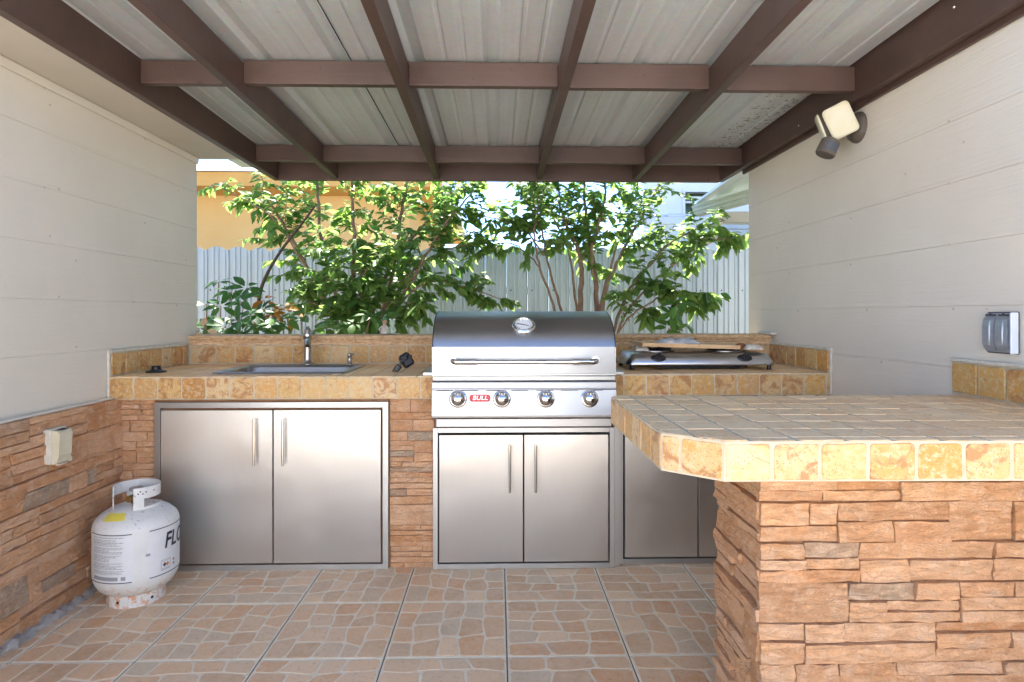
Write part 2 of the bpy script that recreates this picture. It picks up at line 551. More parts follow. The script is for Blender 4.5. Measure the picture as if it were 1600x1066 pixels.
TS = .1016
def tile_region(parent, poly, M, m, ts=TS, org=(0,0), name='travertine_tile', brick=False, **kw):
    xs = [p[0] for p in poly]; ys = [p[1] for p in poly]
    j0 = math.floor((min(ys)-org[1])/ts); j1 = math.ceil((max(ys)-org[1])/ts)
    for j in range(j0, j1):
        offx = rnd.uniform(0, ts) if brick else 0
        i0 = math.floor((min(xs)-org[0]-offx)/ts); i1 = math.ceil((max(xs)-org[0]-offx)/ts)
        for i in range(i0, i1):
            q = [(org[0]+offx+i*ts, org[1]+j*ts), (org[0]+offx+(i+1)*ts, org[1]+j*ts), (org[0]+offx+(i+1)*ts, org[1]+(j+1)*ts), (org[0]+offx+i*ts, org[1]+(j+1)*ts)]
            n = len(poly)
            for k in range(n):
                if len(q) < 3: break
                q = clip(q, poly[k], poly[(k+1) % n])
            if len(q) < 3 or parea(q) < .0006: continue
            # merge near-duplicate corners
            qq = [q[0]]
            for p in q[1:]:
                if math.hypot(p[0]-qq[-1][0], p[1]-qq[-1][1]) > .006: qq.append(p)
            if math.hypot(qq[0][0]-qq[-1][0], qq[0][1]-qq[-1][1]) < .006: qq.pop()
            if len(qq) < 3: continue
            w_ = max(p[0] for p in qq) - min(p[0] for p in qq); h_ = max(p[1] for p in qq) - min(p[1] for p in qq)
            if w_ < .016 or h_ < .016: continue
            poly_tile(name, parent, qq, M, m, **kw)

def ledge_layout(W, Ht, rg, course=.1):
    out = []
    v = 0
    n = max(1, round(Ht / course)); ch = Ht / n
    for j in range(n):
        u = -rg.uniform(0, .3)
        while u < W - .001:
            L = rg.uniform(.26, .48)
            a, b = max(0, u), min(W, u + L)
            if W - b < .07: b = W; L = 9
            u += L
            if b - a < .04:
                if out and b - a > 0:
                    pass
                if b - a < .012: continue
            typ = rg.random()
            if typ < .20: rows = [1.0]
            elif typ < .58: k = rg.uniform(.3, .65); rows = [k, 1-k]
            elif typ < .90: k = rg.uniform(.22, .4); k2 = rg.uniform(.25, .4); rows = [k, k2, 1-k-k2]
            else: rows = [.25, .27, .24, .24]
            vv = 0
            for r in rows:
                h = r * ch
                cuts = [a]
                if (b - a) > .14 and rg.random() < .62:
                    cuts.append(a + (b-a) * rg.uniform(.25, .75))
                    if (b - a) > .33 and rg.random() < .4: cuts.append(a + (b-a) * rg.uniform(.8, .88))
                cuts.append(b)
                cuts = sorted(cuts)
                for i in range(len(cuts)-1):
                    if cuts[i+1] - cuts[i] > .01: out.append((cuts[i], cuts[i+1], j*ch + vv, j*ch + vv + h))
                vv += h
    return out

def ledge_stone(parent, M, r, rg, lo=.006, hi=.026, back=-.01):
    u0, u1, v0, v1 = r
    g = .0009
    u0 += g; u1 -= g; v0 += g; v1 -= g
    w_, h_ = u1-u0, v1-v0
    nx = max(2, min(7, round(w_/.035))); ny = 3 if h_ > .05 else 2
    base = rg.uniform(lo, hi) ** 1.0
    tl = rg.uniform(-.06, .06); tv = rg.uniform(-.18, .18)
    rough = rg.uniform(.0016, .0055)
    jo = min(.0028, h_ * .07)
    fr = []
    sx = rg.uniform(0, 99)
    for j in range(ny+1):
        for i in range(nx+1):
            u = u0 + w_*i/nx; v = v0 + h_*j/ny
            eu = 1 if 0 < i < nx else 0; ev = 1 if 0 < j < ny else 0
            d = base + tl*(u-(u0+u1)/2)*.3 + tv*(v-(v0+v1)/2) + rg.uniform(-rough, rough)*(1.0 if eu and ev else .8)
            if not (eu and ev): d -= rg.uniform(.0005, .003)
            if i in (0, nx): u += rg.uniform(-.0004, .0018) * (1 if i == 0 else -1)
            else: u += rg.uniform(-.3, .3) * w_/nx
            if j == 0: v += rg.uniform(-.0003, jo)
            elif j == ny: v -= rg.uniform(-.0003, jo)
            else: v += rg.uniform(-.2, .2) * h_/ny
            fr.append(Vector((u, v, max(d, .002))))
    c = Vector(((u0+u1)/2, (v0+v1)/2, 0))
    fr = [p - c for p in fr]
    mb = MB()
    W = nx+1
    mb.add(fr, [(j*W+i, j*W+i+1, (j+1)*W+i+1, (j+1)*W+i) for j in range(ny) for i in range(nx)], True)
    per = [i for i in range(W)] + [j*W+nx for j in range(1, ny+1)] + [ny*W+i for i in range(nx-1, -1, -1)] + [j*W for j in range(ny-1, 0, -1)]
    a = [fr[k] for k in per]; b = [Vector((p.x, p.y, back)) for p in a]; k = len(per)
    mb.add(a + b, [(i, k+i, k+(i+1) % k, (i+1) % k) for i in range(k)])
    me = mb.mesh('ledge_stone', M_stone)
    o = bpy.data.objects.new('ledge_stone', me); COL.objects.link(o); o.parent = parent
    # local frame: x along, y up, z out -> rotate so that shader's z is up
    o.matrix_local = Matrix.Translation(-root_off(parent)) @ M @ Matrix.Translation(c)
    return o
def ledge(parent, M, W, Ht, seed, course=.1, lo=.006, hi=.026, skip=None):
    rg = random.Random(seed)
    for r in ledge_layout(W, Ht, rg, course):
        if skip and skip(r): continue
        ledge_stone(parent, M, r, rg, lo, hi)

def dup(src, parent=None):
    c = src.copy(); COL.objects.link(c); c.parent = parent
    return c

# ------------------------------------------------------------------ ground and floor
g = MB(); g.box((-60,-60,-.30), (60,60,-.012)); tag(g.build('ground', mottled('ground_grass_soil', (.09,.11,.045), (.16,.13,.08), 2, .95)), kind='structure')
fl = MB(); fl.box((-1.9,-2.6,-.011), (1.8,3.7,-.0035))
floor = tag(fl.build('patio_floor', M_joint), kind='structure')
TF = .4045
def floor_tile_mesh(seed):
    rg = random.Random(seed)
    mb = MB(); h = TF/2 - .0022
    mb.bbox((-h,-h,-.009), (h,h,0), .0012)
    cells = [0.0]*len(mb.f)
    ny = 5; e = h - .003
    ys = [-e + 2*e*j/ny for j in range(ny+1)]
    for j in range(1, ny): ys[j] += rg.uniform(-.008, .008)
    ph = [(rg.uniform(0,6.28), rg.uniform(0,6.28), rg.uniform(.0045,.0085), rg.uniform(.002,.0045)) for _ in ys]
    def yl(j, x):
        if j == 0 or j == ny: return ys[j]
        p = ph[j]; return ys[j] + math.sin(x*16 + p[0])*p[2] + math.sin(x*41+p[1])*p[3]
    for j in range(ny):
        n = rg.choice((3,4,4)) ; xs = [-e + 2*e*i/n for i in range(n+1)]
        for i in range(1, n): xs[i] += rg.uniform(-.02, .02)
        sl = [rg.uniform(-.016, .016) for _ in xs]; sl[0] = sl[-1] = 0
        for i in range(n):
            gp = rg.uniform(.0024, .0037)
            P = []
            xa0, xa1 = xs[i]-sl[i], xs[i]+sl[i]; xb0, xb1 = xs[i+1]-sl[i+1], xs[i+1]+sl[i+1]
            for t in (.1,.35,.65,.9):
                x = xa0 + (xb0-xa0)*t; P.append((x, yl(j, x)+gp))
            x = xb0 + (xb1-xb0)*.16; P.append((x-gp, yl(j,xb0)+(yl(j+1,xb1)-yl(j,xb0))*.17))
            P.append(((xb0+xb1)/2-gp+rg.uniform(-.003,.001), (yl(j,xb0)+yl(j+1,xb1))/2))
            P.append((xb0+(xb1-xb0)*.84-gp, yl(j,xb0)+(yl(j+1,xb1)-yl(j,xb0))*.83))
            for t in (.9,.65,.35,.1):
                x = xa1 + (xb1-xa1)*t; P.append((x, yl(j+1, x)-gp))
            P.append((xa0+(xa1-xa0)*.84+gp, yl(j,xa0)+(yl(j+1,xa1)-yl(j,xa0))*.83))
            P.append(((xa0+xa1)/2+gp+rg.uniform(-.001,.003), (yl(j,xa0)+yl(j+1,xa1))/2))
            P.append((xa0+(xa1-xa0)*.16+gp, yl(j,xa0)+(yl(j+1,xa1)-yl(j,xa0))*.17))
            P = [(max(-e, min(e, p[0])), max(-e, min(e, p[1]))) for p in P]
            cx = sum(p[0] for p in P)/len(P); cy = sum(p[1] for p in P)/len(P)
            k = len(P)
            top = [Vector((p[0]+(cx-p[0])*.03, p[1]+(cy-p[1])*.03, .0009)) for p in P]; bot = [Vector((p[0], p[1], -.0005)) for p in P]
            n0 = len(mb.f)
            mb.add(top+bot, [list(range(k))] + [(q, k+q, k+(q+1)%k, (q+1)%k) for q in range(k)], False, 1)
            cells += [rg.random()]*(len(mb.f)-n0)
    me = mb.mesh('floor_tile', [M_tilebase, M_cell])
    a = me.attributes.new('cell', 'FLOAT', 'FACE'); a.data.foreach_set('value', cells)
    return me
FT = [floor_tile_mesh(s) for s in (3, 14, 25, 36, 47, 58, 69, 71, 82, 93, 104, 115)]
for i in range(-5, 5):
    for j in range(-7, 2):
        xc = .031 + (i+.5)*TF; yc = 2.490 + (j-.5+0)*TF
        if xc - TF/2 > 1.7: continue
        o = bpy.data.objects.new('floor_tile', rnd.choice(FT)); COL.objects.link(o); o.parent = floor
        o.location = (xc, yc, rnd.uniform(-.0004,.0004)); o.rotation_euler = (0,0,rnd.choice((0, PI/2, PI, -PI/2)))
# planting bed behind the kitchen
b = MB(); b.box((-6,3.66,-.011), (6,5.9,.05)); tag(b.build('planting_bed', mottled('soil', (.06,.042,.03), (.12,.09,.06), 9, .95, .8, 40)), kind='structure')

# ------------------------------------------------------------------ left and right buildings
def siding_wall(name, label, x, sgn, y0, y1, joints, zbot):
    """sgn: +1 when the wall faces +x"""
    t = thing(name, label, 'wall', (x - sgn*.1, (y0+y1)/2, 0))
    m = MB(); m.box((x - sgn*2.6, y0, 0), (x - sgn*.012, y1, 2.04)); m.build('wall_core', M_stucco, t)
    js = joints
    for i in range(len(js)-1):
        rg = random.Random(i+int(x*100))
        p = MB()
        z0, z1 = js[i]+.0003, js[i+1]-.0003
        # a plank face with a soft bead at its lower edge
        prof = [(-.012, z0), (-.0002, z0), (.0013, z0+.0015), (.0012, z0+.010), (.0, z0+.016), (-.0002, z1-.002), (-.0007, z1), (-.012, z1)]
        p.extr(prof, y0, y1, lambda u, v, q: (x + sgn*u, q, v))
        p.build('siding_plank', M_siding, t, fix=True)
    return t
lw = siding_wall('siding_wall', 'cream painted plank wall on the left, above the rust stone facing', -1.71, 1, .8, 3.632,
                 [.765, .978, 1.188, 1.40, 1.61, 1.82, 2.02], .765)
rw = siding_wall('siding_wall', 'cream painted plank wall on the right with the double outlet and the flood light', 1.54, -1, 1.0, 3.84,
                 [0, .32, .53, .742, .951, 1.159, 1.368, 1.577, 1.785, 2.02], 0)
def nails(t, pts, m):
    mesh = MB().lathe([(0.0001,.0035),(.0022,.003),(.0042,0)], 8).mesh('nail', m)
    for p, n in pts:
        o = bpy.data.objects.new('nail', mesh); COL.objects.link(o); o.parent = t
        o.matrix_local = Matrix.Translation(-root_off(t)) @ frame(p, (0,0,1), n)
M_nail = mottled('painted_nail', (.56,.51,.44), (.44,.39,.32), 90, .5)
nails(lw, [(Vector((-1.7085, y, z)), (1,0,0)) for y, z in ((2.42,1.985),(2.45,1.93),(3.1,1.98),(3.42,1.795),(3.56,1.985),(2.5,1.62),(2.42,1.61),(3.1,1.575),(2.6,1.35),(3.2,1.4),(2.45,1.43),(2.5,1.2),(3.0,1.19),(3.4,1.18),(2.6,1.0),(3.5,1.43))], M_nail)
nails(rw, [(Vector((1.5388, y, z)), (-1,0,0)) for y, z in ((2.12,1.37),(2.12,1.79),(2.12,1.58),(2.72,1.35),(2.72,1.55),(2.1,1.15),(2.6,1.15),(1.95,1.15),(3.2,1.15),(2.5,.94),(2.1,.94),(3.3,1.62),(3.45,1.5),(3.3,1.35),(2.05,1.7),(2.35,1.66))], M_nail)
M_hole = mat('screw_hole', (.12,.09,.07), .8)
s = MB(); s.box((-2.2,.8,2.021), (-1.482,3.66,2.06)); s.box((-4.3,.8,2.045), (-2.2,3.9,2.12)); 
so = s.build('soffit', M_stucco, lw)
# lap moulding where the siding meets the soffit
s = MB(); s.bbox((-1.7075,.8,1.985), (-1.698,3.631,2.0195), .002); s.build('trim_strip', M_siding, lw)
s = MB(); s.bbox((-1.7078,.8,.7605), (-1.676,2.798,.770), .003); s.build('caulk_bead', M_siding, lw)
# electrical cover on right wall, flood light etc. come later

# ------------------------------------------------------------------ patio roof
rf = thing('patio_roof', 'low metal patio roof on brown painted timber rafters over the kitchen', 'roof', (0, 2.8, 2.02))
RZ = lambda y: 2.166 - (y - 2.6) * .0125
Y0, Y1 = 1.76, 4.40
def timber(name, x0a, x1a, x0b, x1b, ya, yb, zb, zt, m=M_brown):
    p = MB()
    vs = [(x0a,ya,zb),(x1a,ya,zb),(x1b,yb,zb),(x0b,yb,zb),(x0a,ya,zt),(x1a,ya,zt),(x1b,yb,zt),(x0b,yb,zt)]
    p.add(vs, [(0,3,2,1),(4,5,6,7),(0,1,5,4),(1,2,6,5),(2,3,7,6),(3,0,4,7)])
    return bev(p.build(name, m, rf), .003, 2)
timber('beam', -1.482, -1.444, -1.482, -1.444, Y0, 4.23, 2.02, 2.205)
timber('beam', 1.484, 1.522, 1.484, 1.522, Y0, 4.23, 2.024, 2.21)
timber('ledger_board', 1.5225, 1.5385, 1.5225, 1.5385, Y0, 3.90, 2.003, 2.21)
hd = timber('header_beam', -1.443, 1.483, -1.443, 1.483, 4.185, 4.225, 2.018, 2.134, M_brown_x)
raf = [(-1.035, -1.068), (-.372, -.400), (.262, .274), (.878, .917)]
for a, b_ in raf:
    timber('rafter', a-.019, a+.019, b_-.019, b_+.019, Y0, 4.184, 2.024, 2.150)
def rx(k, y):
    a, b_ = raf[k]; return a + (b_-a) * (y-Y0)/(4.184-Y0)
for (y, sag) in ((2.575, .004), (3.80, 0)):
    ends = [(-1.443, rx(0, y)-.0195)] + [(rx(k, y)+.0195, rx(k+1, y)-.0195) for k in range(3)] + [(rx(3, y)+.0195, 1.483)]
    for i, (a, b_) in enumerate(ends):
        zt = RZ(y) - .006
        dy = (.01, 0, .0, .006, .012)[i] if y < 3 else 0
        o = timber('blocking', a, b_, a, b_, y+dy, y+.038+dy, zt-.094-(.002*i%3), zt, M_brown_x)
# roof sheets: ribs seen from below as channels
def sheet_profile(x0, x1):
    pts = []
    P = .305
    k = 0; x = x0
    if x0 < -1.5: pts.append((-1.765, 0))  # sheet widened past the beam to keep sun off the counter
    if x0 > -1.5: pts += [(x0-.004, .0222), (x0+.018, .0222), (x0+.036, 0)]
    n = round((x1-x0)/P)
    for i in range(n):
        c = x0 + P*i
        for q in (.34, .70):
            u = c + P*(q*.72+.14)
            pts += [(u-.011, 0), (u-.005, .0045), (u+.005, .0045), (u+.011, 0)]
        c2 = c + P
        if i < n-1:
            pts += [(c2-.034, 0), (c2-.016, .020), (c2+.016, .020), (c2+.034, 0)]
    pts.append((x1-.034, 0)); pts.append((x1-.016, .020)); pts.append((x1+.012, .020))
    return pts
xs = [-1.549, -.634, .281, 1.196]
for i, x0 in enumerate(xs):
    x1 = x0 + .915 if i < 3 else x0 + .305
    pr = sheet_profile(x0, x1)
    if i == 3: pr.append((1.60, .020))  # extra width added to stop sun leaking onto the right wall
    top = [(u, v+.0012) for (u, v) in pr]
    p = MB()
    p.extr(pr + top[::-1], Y0-.05, Y1, lambda u, v, q: (u, q, RZ(q) + v + .0015*i*0), True, True)
    o = p.build('roof_sheet', M_roof, rf, fix=True)
    o.location.z += .0015*(i % 2)
# dark gap of an unlapped seam, closure foam bits above the blocking
p = MB()
p.extr([(-.634+.0365,-.0006),(-.634+.0395,-.0006),(-.634+.0395,-.004),(-.634+.0365,-.004)], Y0, Y1, lambda u, v, q: (u, q, RZ(q)+v))
p.build('seam_strip', M_dark, rf)
nails(rf, [(Vector((x, 2.574 if z < 2.15 else 2.574, z)), (0,-1,0)) for x, z in ((-.9,2.10),(-.72,2.13),(-.45,2.12),(-.1,2.09),(.05,2.13),(.6,2.11),(.8,2.13),(-1.3,2.12))], M_hole)
nails(rf, [(Vector((1.4835, y, z)), (-1,0,0)) for y, z in ((2.02,2.13),(2.60,2.085),(3.08,2.062))], mat('white_screw', (.75,.72,.68), .5))

# ------------------------------------------------------------------ stone facing on the left wall
st = thing('stone_facing', 'rust coloured ledge stone facing on the lower left wall', 'stone wall', (-1.69, 2.1, 0))
p = MB(); p.box((-1.709,.8,0), (-1.672,2.841,.7575)); p.build('backing', M_stone_back, st)
Ml = frame((-1.672, .8, 0), (0,1,0), (1,0,0))
sk = lambda r: False
ledge(st, Ml, 2.038, .762, 11, .109, .007, .020)
# mortar skirt at the base
p = MB(); rg = random.Random(5)
ys = [.8 + k*.02 for k in range(101)]
a = [Vector((-1.672,y,.002)) for y in ys]; b_ = [Vector((-1.632+rg.uniform(-.016,.010),y,.0015)) for y in ys]; c_ = [Vector((-1.645+rg.uniform(-.004,.006),y,.018+rg.uniform(-.010,.012))) for y in ys]
n = len(ys)
p.add(b_+c_, [(i, i+1, n+i+1, n+i) for i in range(n-1)], True); p.add(c_+[q+Vector((-.04,0,.004)) for q in c_], [(i, i+1, n+i+1, n+i) for i in range(n-1)], True)
p.build('mortar_skirt', mottled('mortar', (.42,.39,.36), (.27,.25,.23), 30, .9, .7, 70), st, fix=True)

# ------------------------------------------------------------------ sink counter (left)
ZL = .858; YF = 2.802; YB = 3.51
sc = thing('sink_counter', 'golden travertine tiled sink counter left of the grill with stone facing', 'counter', (-1.0, 3.1, 0))
SX0, SX1, SY0, SY1 = -1.322, -.70, 2.925, 3.425
hx0, hx1, hy0, hy1 = SX0+.012, SX1-.012, SY0+.012, SY1-.012
p = MB()
for (a0,a1,b0,b1) in ((-1.708,hx0,YF+.011,YB),(hx1,-.262,YF+.011,YB),(hx0,hx1,YF+.011,hy0),(hx0,hx1,hy1,YB)):
    p.box((a0,b0,ZL-.099), (a1,b1,ZL-.0016))
p.build('counter_slab', M_grout, sc)
Mt = frame((0,0,ZL), (1,0,0), (0,0,1))
og = (-1.71+.03, YF)
for reg in (((-1.705,YF+.001),(hx0,YF+.001),(hx0,YB),(-1.705,YB)), ((hx1,YF+.001),(-.262,YF+.001),(-.262,YB),(hx1,YB)), ((hx0,YF+.001),(hx1,YF+.001),(hx1,hy0),(hx0,hy0)), ((hx0,hy1),(hx1,hy1),(hx1,YB),(hx0,YB))):
    tile_region(sc, reg, Mt, M_trav_lit_top, org=og)
Mf = frame((-1.700, YF, ZL-.1), (1,0,0), (0,-1,0))
tile_region(sc, ((0,0),(1.438,0),(1.438,.0965),(0,.0965)), Mf, M_trav, ts=.1045, org=(.0,-.004))
p = MB(); p.box((-1.708,YF+.0018,ZL-.1), (-.262,YF+.0105,ZL-.003)); p.build('grout_edge', M_grout, sc)
# rear low wall + backsplash
p = MB(); p.box((-1.708,YB+.0018,.0), (-.30,YB+.115,1.012)); p.build('rear_wall_core', M_grout, sc)
Mb = frame((-1.708, YB, ZL), (1,0,0), (0,-1,0))
tile_region(sc, ((.02,.004),(1.44,.004),(1.44,.102),(.02,.102)), Mb, M_trav, ts=.1045, org=(.055,-.001))
def cap(parent, x0, x1, z0, y):
    prof = [(.0,0),(-.004,.002),(-.004,.016),(-.010,.020),(-.010,.026),(-.018,.034),(-.022,.044),(-.018,.052),(-.008,.056),(.125,.058),(.125,0)]
    x = x0
    while x < x1 - .02:
        L = min(.302, x1-x)
        q = MB(); q.extr(prof, x+.0012, x+L-.0012, lambda u, v, t: (t, y+u, z0+v))
        q.build('cap_moulding', M_cap, parent, loc=(x+L/2, y, z0), fix=True)
        x += L
cap(sc, -1.688, -.30, .962, YB)
# left return splash along the wall
p = MB(); p.box((-1.7075,YF+.012,ZL-.003), (-1.7005,YB-.001,.968)); p.build('splash_backing', M_grout, sc)
Ms = frame((-1.694, YF, ZL), (0,1,0), (1,0,0))
tile_region(sc, ((.012,.003),(.70,.003),(.70,.103),(.012,.103)), Ms, M_trav, ts=.1045, org=(.012,-.001), t=.006)
p = MB(); p.bbox((-1.7095,YF-.004,ZL-.1), (-1.698,YF+.012,.974), .004); p.bbox((-1.7078,YF+.012,.9635), (-1.692,YB,.975), .003); p.build('caulk_bead', M_caulk, sc)
# stone between the doors and along the left end
p = MB(); p.box((-1.668,2.842,0), (-.262,3.60,ZL-.1)); p.build('cabinet_core', M_stone_back, sc)
ledge(sc, frame((-1.667, 2.842, 0), (1,0,0), (0,-1,0)), .153, .757, 21, .095, .006, .017)
ledge(sc, frame((-.482, 2.842, 0), (1,0,0), (0,-1,0)), .197, .757, 22, .095, .006, .017)

# ------------------------------------------------------------------ right counter
ZR = .862
def yfr(x): return 2.845 + (x-.52)*.025
rc = thing('side_counter', 'golden travertine tiled counter right of the grill under the gas cooker', 'counter', (1.0, 3.1, 0))
p = MB(); p.add([(.515,yfr(.515)+.0018,ZR-.1),(1.539,yfr(1.539)+.0018,ZR-.1),(1.539,YB+.001,ZR-.1),(.515,YB+.001,ZR-.1),(.515,yfr(.515)+.0018,ZR-.0016),(1.539,yfr(1.539)+.0018,ZR-.0016),(1.539,YB+.001,ZR-.0016),(.515,YB+.001,ZR-.0016)],
    [(0,3,2,1),(4,5,6,7),(0,1,5,4),(1,2,6,5),(2,3,7,6),(3,0,4,7)]); p.build('counter_slab', M_grout, rc)
tile_region(rc, ((.518,yfr(.518)+.001),(1.535,yfr(1.535)+.001),(1.535,YB),(.518,YB)), frame((0,0,ZR),(1,0,0),(0,0,1)), M_trav_lit_top, org=(.54,2.85))
dv = Vector((1, .025, 0)).normalized()
tile_region(rc, ((0,0),(1.012,0),(1.012,.0965),(0,.0965)), frame((.518,yfr(.518),ZR-.1), dv, (dv.y,-dv.x,0)), M_trav, ts=.1045, org=(.052,-.004))
p = MB(); p.box((.50,YB+.0018,0), (1.539,YB+.115,1.012)); p.build('rear_wall_core', M_grout, rc)
tile_region(rc, ((0,.004),(1.015,.004),(1.015,.102),(0,.102)), frame((.515,YB,ZR),(1,0,0),(0,-1,0)), M_trav, ts=.1045, org=(.03,-.001))
cap(rc, .50, 1.525, .964, YB)
p = MB(); p.box((1.530,yfr(1.53)+.012,ZR-.003), (1.5378,YB-.001,.968)); p.build('splash_backing', M_grout, rc)
tile_region(rc, ((-.64,.003),(-.012,.003),(-.012,.106),(-.64,.106)), frame((1.524,yfr(1.53),ZR),(0,-1,0),(-1,0,0)), M_trav, ts=.1045, org=(-.012,-.001), t=.006)
p = MB(); p.bbox((1.528,yfr(1.53)-.006,ZR-.1), (1.5392,yfr(1.53)+.012,.980), .004); p.bbox((1.522,yfr(1.53)+.012,.9665), (1.5378,YB,.979), .003)
p.bbox((1.50,3.44,1.018),(1.539,3.62,1.035),.006); p.build('caulk_bead', M_caulk, rc)
p = MB(); p.box((.53,2.884,0), (1.535,3.60,ZR-.102)); p.build('cabinet_core', M_stone_back, rc)
ledge(rc, frame((1.285, 2.884, 0), (1,0,0), (0,-1,0)), .248, .757, 23, .095, .006, .017)

# ------------------------------------------------------------------ stainless access doors
def rounded_handle(p, x, z0, z1, y, r=.0055, st=.028):
    p.tube([(x,y-st,z0),(x,y-st,z0+.02),(x,y-st,(z0+z1)/2),(x,y-st,z1-.02),(x,y-st,z1)], r, 12)
    for z in (z0+.022, z1-.022): p.tube([(x,y-.001,z),(x,y-st,z)], r*.8, 10)
def door_unit(label, x0, x1, z0, z1, yp, seam, hz, hoff, fw, dtop=None, group='stainless double doors under the counters', gapb=.008):
    t = thing('cabinet_doors', label, 'cabinet doors', ((x0+x1)/2, yp, z0), 0, group)
    f = MB()
    fb = .024
    # frame: four butted bars
    f.box((x0,yp,z0), (x0+fw,yp+.03,z1)); f.box((x1-fw,yp,z0), (x1,yp+.03,z1))
    f.box((x0+fw,yp+.0005,z1-fw), (x1-fw,yp+.03,z1-.0002)); f.box((x0+fw,yp+.0005,z0+.0002), (x1-fw,yp+.03,z0+fb))
    fo = f.build('frame', M_steel, t); bev(fo, .0012, 1)
    b = MB(); b.box((x0+fw,yp+.031,z0+fb), (x1-fw,yp+.036,z1-fw)); b.build('cabinet_interior', M_dark, t)
    g = .006
    for (a, c, hx) in ((x0+fw+g, seam-.0025, seam-hoff[0]), (seam+.0025, x1-fw-g, seam+hoff[1])):
        d = MB(); d.bbox((a,yp-.006,z0+fb+gapb), (c,yp+.014,z1-fw-.008), .0018)
        do = d.build('door', M_steel_v, t)
        h = MB(); rounded_handle(h, hx, hz[0], hz[1], yp-.006); h.build('handle', M_chrome, do)
    return t
door_unit('wide stainless double doors under the sink, between two stone strips', -1.512, -.485, .001, .744, 2.815, -.991, (.47,.675), (.072,.052), .026)
door_unit('smaller stainless double doors directly below the grill', -.287, .521, .001, .628, 2.806, .115, (.348,.555), (.062,.052), .022)
door_unit('stainless double doors partly hidden behind the tiled bar counter', .548, 1.283, .001, .757, 2.846, .908, (.46,.67), (.06,.05), .02)
p = MB(); p.box((.5215,2.815,.002), (.5475,2.84,.76)); o = p.build('filler_strip', M_steel, rc)

# ------------------------------------------------------------------ grill
gr = thing('gas_grill', 'built-in stainless gas grill with closed hood and four knobs', 'grill', (.116, 2.95, .63))
gx0, gx1 = -.284, .515
hp = [(2.742,.868),(2.742,.990)]
for k in range(1, 15):
    t = k/14
    a = Vector((2.742,.990)); b_ = Vector((2.772,1.118)); c_ = Vector((3.0,1.146))
    q = a*(1-t)**2 + b_*2*t*(1-t) + c_*t*t; hp.append((q.x, q.y))
hp += [(3.06,1.147),(3.20,1.12),(3.27,.99),(3.27,.868)]
h = MB()
n = len(hp)
for i in range(n-1):
    pass
v0 = [Vector((gx0+.004, a, z)) for a, z in hp]; v1 = [Vector((gx1-.004, a, z)) for a, z in hp]
h.add([v0[0],v0[1],v1[1],v1[0]], [(0,3,2,1)])
m_ = len(hp)-1
h.add(v0[1:]+v1[1:], [(i, m_+i, m_+i+1, i+1) for i in range(m_-1)], True)
hood = h.build('hood', M_steel_h, gr, fix=False)
# end plates of the hood
for sx, s in ((gx0, 1), (gx1, -1)):
    e = MB(); cap_ = [(a-.0008 if i < 2 else a, z+.001) for i, (a, z) in enumerate(hp)]
    e.extr([(a, z) for a, z in cap_], 0, s*.0045, lambda u, v, t, sx=sx: (sx+t, u, v)); e.build('hood_end', M_darksteel, hood, fix=True)
e = MB(); e.bbox((gx0-.0005,2.7385,.868),(gx0+.006,2.7425,.990),.001); e.bbox((gx1-.006,2.7385,.868),(gx1+.0005,2.7425,.990),.001); e.bbox((gx0-.0005,2.7375,.8655),(gx1+.0005,2.743,.8755),.001); e.build('hood_trim', M_steel, hood)
# hood handle
hh = MB()
z = .929; yh = 2.690
pts = [(-.196,2.742,z+.004)] + [(-.196+.02*(1-math.cos(a)), 2.742-.052*math.sin(a), z+.004*(1-a/(PI/2))) for a in [PI/2*k/6 for k in range(1,7)]]
hl = [Vector(q) for q in pts] + [Vector((-.09, yh, z))]
hh.tube(hl, .0125, 14)
hr = [Vector((.231-(q.x), q.y, q.z)) for q in hl]
hh.tube(hr, .0125, 14)
hh.tube([(-.092,yh,z),(.323,yh,z)], .0095, 14)
for x in (-.091, .322): hh.tube([(x-.002,yh,z),(x+.002,yh,z)], .0137, 14)
for x in (-.196, .427): hh.tube([(x,2.7425,z+.004),(x,2.736,z+.004)], .017, 16)
hh.build('hood_handle', M_chrome, hood)
# thermometer on the curve
a = Vector((2.742,.990)); b_ = Vector((2.772,1.118)); c_ = Vector((3.0,1.146)); t = .42
q = a*(1-t)**2 + b_*2*t*(1-t) + c_*t*t; tg = ((b_-a)*(1-t) + (c_-b_)*t).normalized()
nrm = Vector((0, -tg.y, tg.x)); cpos = Vector((.116, q.x, q.y))
Mth = frame(cpos, (1,0,0), nrm)
th = MB(); th.lathe([(.052,-.012),(.052,.004),(.047,.012),(.041,.014),(.0385,.011),(.0385,.006)], 36, Mth, sharp=(1,3,4))
tho = th.build('thermometer', M_chrome, gr)
dl = MB(); dl.lathe([(.0001,.0065),(.0387,.0065)], 36, Mth); dl.build('dial', mat('dial_face', (.72,.74,.78), .25), tho)
dl = MB(); 
dl.box((-.001,-.004,.0072),(.029,.001,.0080), Mth @ Matrix.Rotation(R(168),4,'Z')); dl.box((-.001,-.0015,.0072),(.022,.0015,.0080), Mth @ Matrix.Rotation(R(-14),4,'Z'))
for k in range(14):
    dl.box((.029,-.0009,.0070),(.035,.0009,.0076), Mth @ Matrix.Rotation(R(-50+k*21.5),4,'Z'))
dl.build('needle', M_black, tho)
